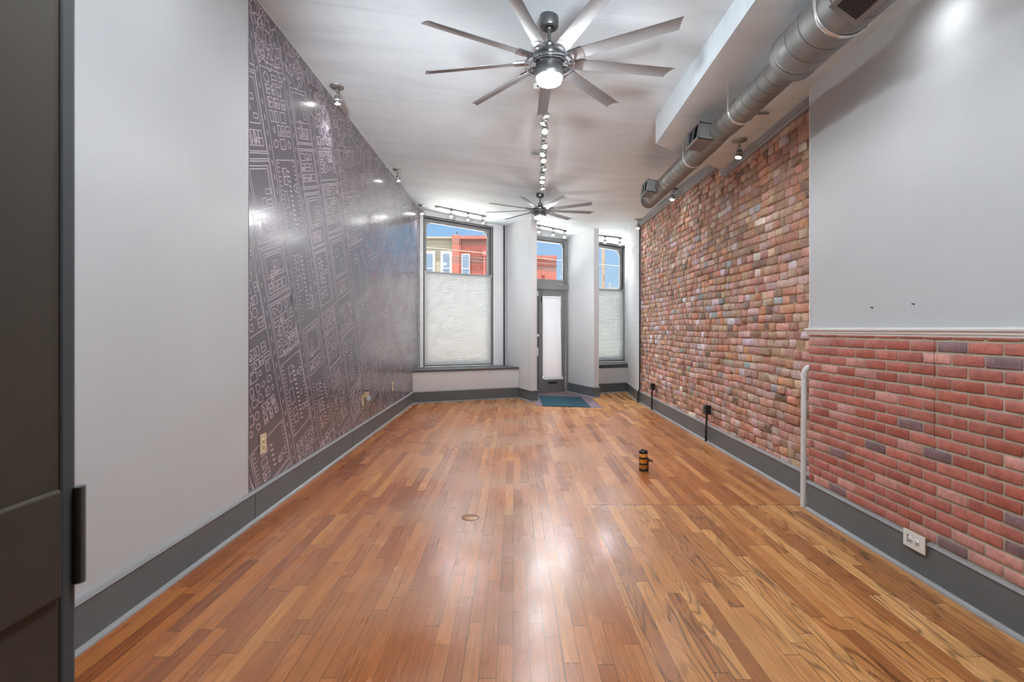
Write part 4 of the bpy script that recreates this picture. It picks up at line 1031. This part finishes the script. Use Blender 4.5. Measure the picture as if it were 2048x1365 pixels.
conduit(7.93, 'black outlet box on a thin conduit near the brick wall\'s white end', 0.435, 0.335)
conduit(5.70, 'larger black outlet box on a conduit halfway along the old brick wall', 0.425, 0.325)
# dark pipes in the corners
mb = MB(); p = F(-0.205, -0.018, 0); mb.cyl((p.x, p.y, SILL), (p.x, p.y, ceil_z(p.x, p.y)), 0.016, n=14)
tag(mb.build('corner_pipe', BLACK), 'dark vertical pipe between window bench and ceiling beside the partition', 'pipe')
mb = MB(); mb.tube([(2.172, 8.81, ceil_z(2.17, 8.81)), (2.172, 8.81, 1.2), (2.168, 8.80, 0.24), (2.155, 8.80, 0.215), (2.142, 8.81, 0.19), (2.142, 8.82, 0.05), (2.13, 8.83, 0.012)], 0.011, 10)
tag(mb.build('corner_cable', BLACK), 'black cable running up the edge where old brick meets white wall', 'cable')
# white pipe at the veneer edge
mb = MB(); px, py = 2.078, 3.665
pts = [(px - 0.004, py, 0.001), (px, py, 0.6), (px + 0.003, py, 0.955)] + [(px + 0.003 + 0.045 * (1 - math.cos(q)), py, 0.955 + 0.045 * math.sin(q)) for q in (0.4, 0.8, 1.2, PI / 2)] + [(px + 0.11, py, 1.0)]
mb.tube(pts, 0.019, 18)
mb.cyl((px + 0.002, py, 0.935), (px + 0.003, py, 0.957), 0.0225, n=18)
tag(mb.build('white_pipe', TRIMW), 'white painted pipe bending into the wall beside the brick veneer', 'pipe')
mb = MB(); mb.cyl((XR - 0.004, 2.98, 1.396), (XR + 0.001, 2.98, 1.396), 0.004, n=8); mb.box((XR - 0.004, 2.985, 1.398), (0.004, 0.016, 0.004))
tag(mb.build('wall_anchor', SLOT), 'small dark screw stub in the white wall, the one nearer the old brick', 'screw', 'screw stubs above the chair rail')
mb = MB(); mb.cyl((XR - 0.004, 2.67, 1.401), (XR + 0.001, 2.67, 1.401), 0.004, n=8); mb.box((XR - 0.004, 2.676, 1.403), (0.004, 0.016, 0.004))
tag(mb.build('wall_anchor', SLOT), 'small dark screw stub in the white wall, above the outlet on the veneer', 'screw', 'screw stubs above the chair rail')

# ------------------------------------------------------------------ things on the floor
t = thing('floor_plug', 'round wooden cover disc let into the floorboards', 'floor cover', (-0.29, 3.45, 0.0))
mb = MB(); mb.lathe([(0.0, 0.0012), (0.052, 0.0012), (0.053, 0.0006), (0.053, 0.0)], n=48); dsc = mb.build('disc', paint('disc_wood', rgb(160, 108, 66), 0.28, var=0.15, scale=30), t)
mb = MB(); mb.lathe([(0.0530, 0.0002), (0.0530, 0.0010), (0.0585, 0.0010), (0.0585, 0.0002)], n=48); mb.build('ring', SLOT, t)
t = thing('banded_barrel', 'small amber wooden barrel with black bands and a screw key on the floor', 'barrel', (1.166, 4.60, 0.0), 0.35)
AMB = paint('amber_wood', rgb(206, 130, 36), 0.4, var=0.2, scale=30)
mb = MB(); mb.lathe([(0, 0.002), (0.036, 0.002), (0.0375, 0.06), (0.0375, 0.11), (0.036, 0.170), (0, 0.170)], n=32); mb.build('body', AMB, t)
for z, h in ((0.0, 0.022), (0.056, 0.016), (0.108, 0.018), (0.158, 0.022)):
    mb = MB(); mb.lathe([(0.036, z), (0.0392, z), (0.0392, z + h), (0.036, z + h)], n=32); mb.build('band', BLACK, t)
mb = MB(); mb.tube([(-0.026, 0, 0.176), (-0.016, 0.01, 0.186), (0.004, 0.012, 0.186), (0.016, 0.006, 0.180), (0.03, -0.004, 0.176)], 0.004, 8); mb.lathe([(0.0, 0.1801), (0.037, 0.1801), (0.037, 0.172), (0, 0.172)], n=28, mat=0); mb.build('lid', SLOT, t)
DARKW = paint('dark_metal', rgb(70, 52, 38), 0.45, metal=0.4)
mb = MB(); mb.box((0.026, -0.031, 0.055), (0.014, 0.008, 0.115), Matrix.Rotation(-0.7, 3, 'Z')); mb.build('clamp_bar', DARKW, t, 0.002)
mb = MB(); mb.cyl((0.026, -0.03, 0.098), (0.052, -0.052, 0.094), 0.007, n=14); mb.lathe([(0, 0), (0.015, 0.0), (0.016, 0.004), (0.007, 0.009), (0, 0.009)], (0.03, -0.036, 0.101), 18, Matrix.Rotation(2.2, 3, 'Z') @ Matrix.Rotation(PI / 2, 3, 'X'))
mb.lathe([(0.007, -0.004), (0.014, -0.004), (0.014, 0.004), (0.007, 0.004), (0.007, -0.004)], (0.058, -0.052, 0.094), 18, Matrix.Rotation(0.9, 3, 'Z') @ Matrix.Rotation(PI / 2, 3, 'X')); mb.build('screw_key', DARKW, t)

# ------------------------------------------------------------------ across the street
mb = MB(); mb.bb(-30, 40, 11.7, 18, -0.25, -0.15); struct(mb.build('ground_bounce_sidewalk', paint('pale_bounce_concrete', rgb(190, 188, 182), 0.9, scale=0.6)))  # unseen strip, kept pale and wide to bounce sunlight indoors
mb = MB(); mb.bb(-60, 80, 18, 90, -0.3, -0.2); struct(mb.build('ground_street', paint('asphalt', rgb(62, 62, 62), 0.9, scale=0.6)))
def mat_siding():
    m = NT('beige_siding'); o = m.obj(); sp = m.n('ShaderNodeSeparateXYZ'); m.l(o, sp.inputs[0]); f = m.math('FRACT', m.math('DIVIDE', sp.outputs[2], 0.32))
    m.l(m.mix(m.math('LESS_THAN', f, 0.12), rgb(118, 110, 92), rgb(92, 86, 72)), m.b.inputs['Base Color']); m.b.inputs['Roughness'].default_value = 0.7; return m.m
def mat_banded(c1, c2):
    m = NT('banded_red_brick'); o = m.obj(); sp = m.n('ShaderNodeSeparateXYZ'); m.l(o, sp.inputs[0]); Z = sp.outputs[2]
    br = m.n('ShaderNodeTexBrick'); m.l(m.comb(sp.outputs[0], Z), br.inputs['Vector']); br.inputs['Scale'].default_value = 1.0
    br.inputs['Brick Width'].default_value = 0.4; br.inputs['Row Height'].default_value = 0.13; br.inputs['Mortar Size'].default_value = 0.012
    br.inputs['Color1'].default_value = c1; br.inputs['Color2'].default_value = tuple(0.9 * v for v in c1[:3]) + (1,); br.inputs['Mortar'].default_value = rgb(128, 92, 78)
    b = m.math('LESS_THAN', m.math('FRACT', m.math('DIVIDE', Z, 1.05)), 0.36)
    m.l(m.mix(m.math('MULTIPLY', b, 0.75), br.outputs[0], c2), m.b.inputs['Base Color']); m.b.inputs['Roughness'].default_value = 0.85; return m.m
REDB = mat_banded(rgb(128, 60, 48), rgb(98, 68, 58))
bt = thing('beige_building', 'beige clapboard building across the street beside the red one', 'building', (-6.0, 30.0, -0.15))
mb = MB(); mb.bb(-6, 2.40, 0, 8, 0, 6.72); mb.bb(-6.1, 2.40, -0.1, 8, 6.72, 6.84); mb.build('wall', mat_siding(), bt)
PANEW = paint('far_window_pane', rgb(84, 98, 112), 0.4, spec=0.3); PALE = paint('far_window_trim', rgb(150, 146, 136), 0.6)
def farwin(parent, x0, x1, z0, z1, tr=0.14, yy=-0.02, mat=None):
    mb = MB(); mb.bb(x0 - tr, x1 + tr, yy - 0.06, yy + 0.1, z0 - tr, z1 + tr); mb.bb(x0, x1, yy - 0.075, yy + 0.1, (z0 + z1) / 2 - 0.03, (z0 + z1) / 2 + 0.03); f = mb.build('window', mat or PALE, parent)
    mb = MB(); mb.bb(x0, x1, yy - 0.07, yy - 0.055, z0, z1); mb.build('pane', PANEW, f)
farwin(bt, 0.88, 1.28, 4.1, 5.85); farwin(bt, 1.88, 2.26, 4.1, 5.85)
rt = thing('red_building', 'red banded brick building across the street seen through the wide window', 'building', (-3.57, 29.8, -0.15))
mb = MB(); mb.bb(0, 3.05, 0.1, 8, 0, 6.82); mb.bb(0, 0.42, -0.1, 8, 0, 6.9); mb.bb(-0.02, 3.05, -0.05, 8, 6.68, 6.86); mb.bb(0.42, 0.52, -0.02, 0.2, 0, 6.8); mb.build('wall', REDB, rt)
farwin(rt, 0.60, 0.98, 4.12, 5.75, 0.05)
PINK = paint('pink_downspout', rgb(146, 68, 60), 0.6)
mb = MB(); mb.cyl((1.88, -0.02, 0.3), (1.88, -0.02, 5.7), 0.07, n=10); mb.bb(1.78, 1.98, -0.1, 0.1, 5.7, 6.0); mb.build('downspout', PINK, rt)
r2 = thing('brick_annex', 'lower red brick building across the street seen through the door transom', 'building', (-0.45, 34.0, -0.15))
mb = MB(); mb.bb(0, 3.3, 0, 8, 0, 6.25); mb.bb(-0.02, 3.34, -0.05, 8, 6.1, 6.32); mb.build('wall', REDB, r2)
mb = MB(); mb.cyl((2.42, -0.05, 0.3), (2.42, -0.05, 5.0), 0.06, n=10); mb.bb(2.33, 2.51, -0.14, 0.04, 5.0, 5.25); mb.build('downspout', PINK, r2)
mb = MB(); mb.bb(3.4, 10, 41, 48, -0.15, 4.5); tag(mb.build('low_building', paint('far_tan', rgb(124, 112, 92), 0.8)), 'distant low tan building past the red brick one', 'building')
# small tree beside it
t = thing('street_tree', 'sparse small tree beside the red brick building across the street', 'tree', (3.35, 33.0, -0.15))
mb = MB(); mb.cyl((0, 0, 0), (0.1, 0, 4.4), 0.12, 0.04, n=8); mb.tube([(0.1, 0, 4.2), (-0.1, 0, 4.9), (-0.15, 0, 5.4)], 0.03, 6); mb.tube([(0.1, 0, 4.2), (0.35, 0, 4.9), (0.5, 0, 5.5)], 0.03, 6); mb.build('trunk', paint('bark', rgb(110, 92, 76), 0.9), t)
mb = MB(); random.seed(3)
for k in range(260):
    q = random.choice([(0.25, 0, 5.3), (0.5, 0, 5.15), (-0.1, 0, 4.3), (0.1, 0, 5.0), (0.0, 0, 3.9)])
    p = Vector(q) + Vector((random.gauss(0, .2), random.gauss(0, .25), random.gauss(0, .2))); M = Matrix.Rotation(random.uniform(0, 6), 3, 'X') @ Matrix.Rotation(random.uniform(0, 6), 3, 'Z')
    mb.add([p + M @ Vector(v) for v in ((-.06, 0, 0), (0, .03, 0), (.06, 0, 0), (0, -.03, 0))], [(0, 1, 2, 3)])
mb.build('foliage', paint('leaf_grey_green', rgb(96, 112, 104), 0.8), t)
WOODP = paint('pole_wood', rgb(110, 94, 74), 0.85, var=0.15, scale=3)
mb = MB(); mb.cyl((4.385, 25.0, -0.2), (4.385, 25.0, 10.0), 0.085, 0.07, n=14); mb.cyl((4.38, 24.9, 3.9), (4.38, 25.1, 3.9), 0.03, n=8)
tag(mb.build('street_pole', WOODP), 'tall near wooden utility pole seen through the window next to the brick', 'utility pole', 'utility poles')
mb = MB(); mb.cyl((11.3, 60, -0.2), (11.3, 60, 6.7), 0.12, n=10); mb.bb(10.0, 12.6, 59.95, 60.05, 6.05, 6.15)
for k in (-1.1, -0.6, 0.6, 1.1): mb.cyl((11.3 + k, 60, 6.15), (11.3 + k, 60, 6.32), 0.05, n=6)
tag(mb.build('street_pole', paint('far_pole', rgb(120, 116, 110), 0.9)), 'tiny far utility pole with a crossarm, low in the window next to the brick', 'utility pole', 'utility poles')
WIRE = paint('wire_dark', rgb(26, 26, 26), 0.7); WIREL = paint('wire_light', rgb(84, 76, 68), 0.7)
def wire(d, v0, u0, slope, mat, label, r=0.014):
    pts = [Vector((u * d, d, H0 + (v0 + slope * (u - u0)) * d)) for u in (-1.6, -0.8, 0, 0.8, 1.6)]
    mb = MB(); mb.tube(pts, r, 6); tag(mb.build('street_wire', mat), label, 'wire', 'overhead street wires')
wire(20, 0.160, -0.170, -0.098, WIREL, 'uppermost pale overhead wire crossing before the beige and red buildings', 0.011)
wire(21, 0.1475, -0.170, -0.082, WIRE, 'middle dark overhead wire crossing just above the beige building windows', 0.010)
wire(22, 0.1215, 0.045, -0.100, WIRE, 'lowest thin overhead wire crossing the red brick seen in the door transom', 0.008)
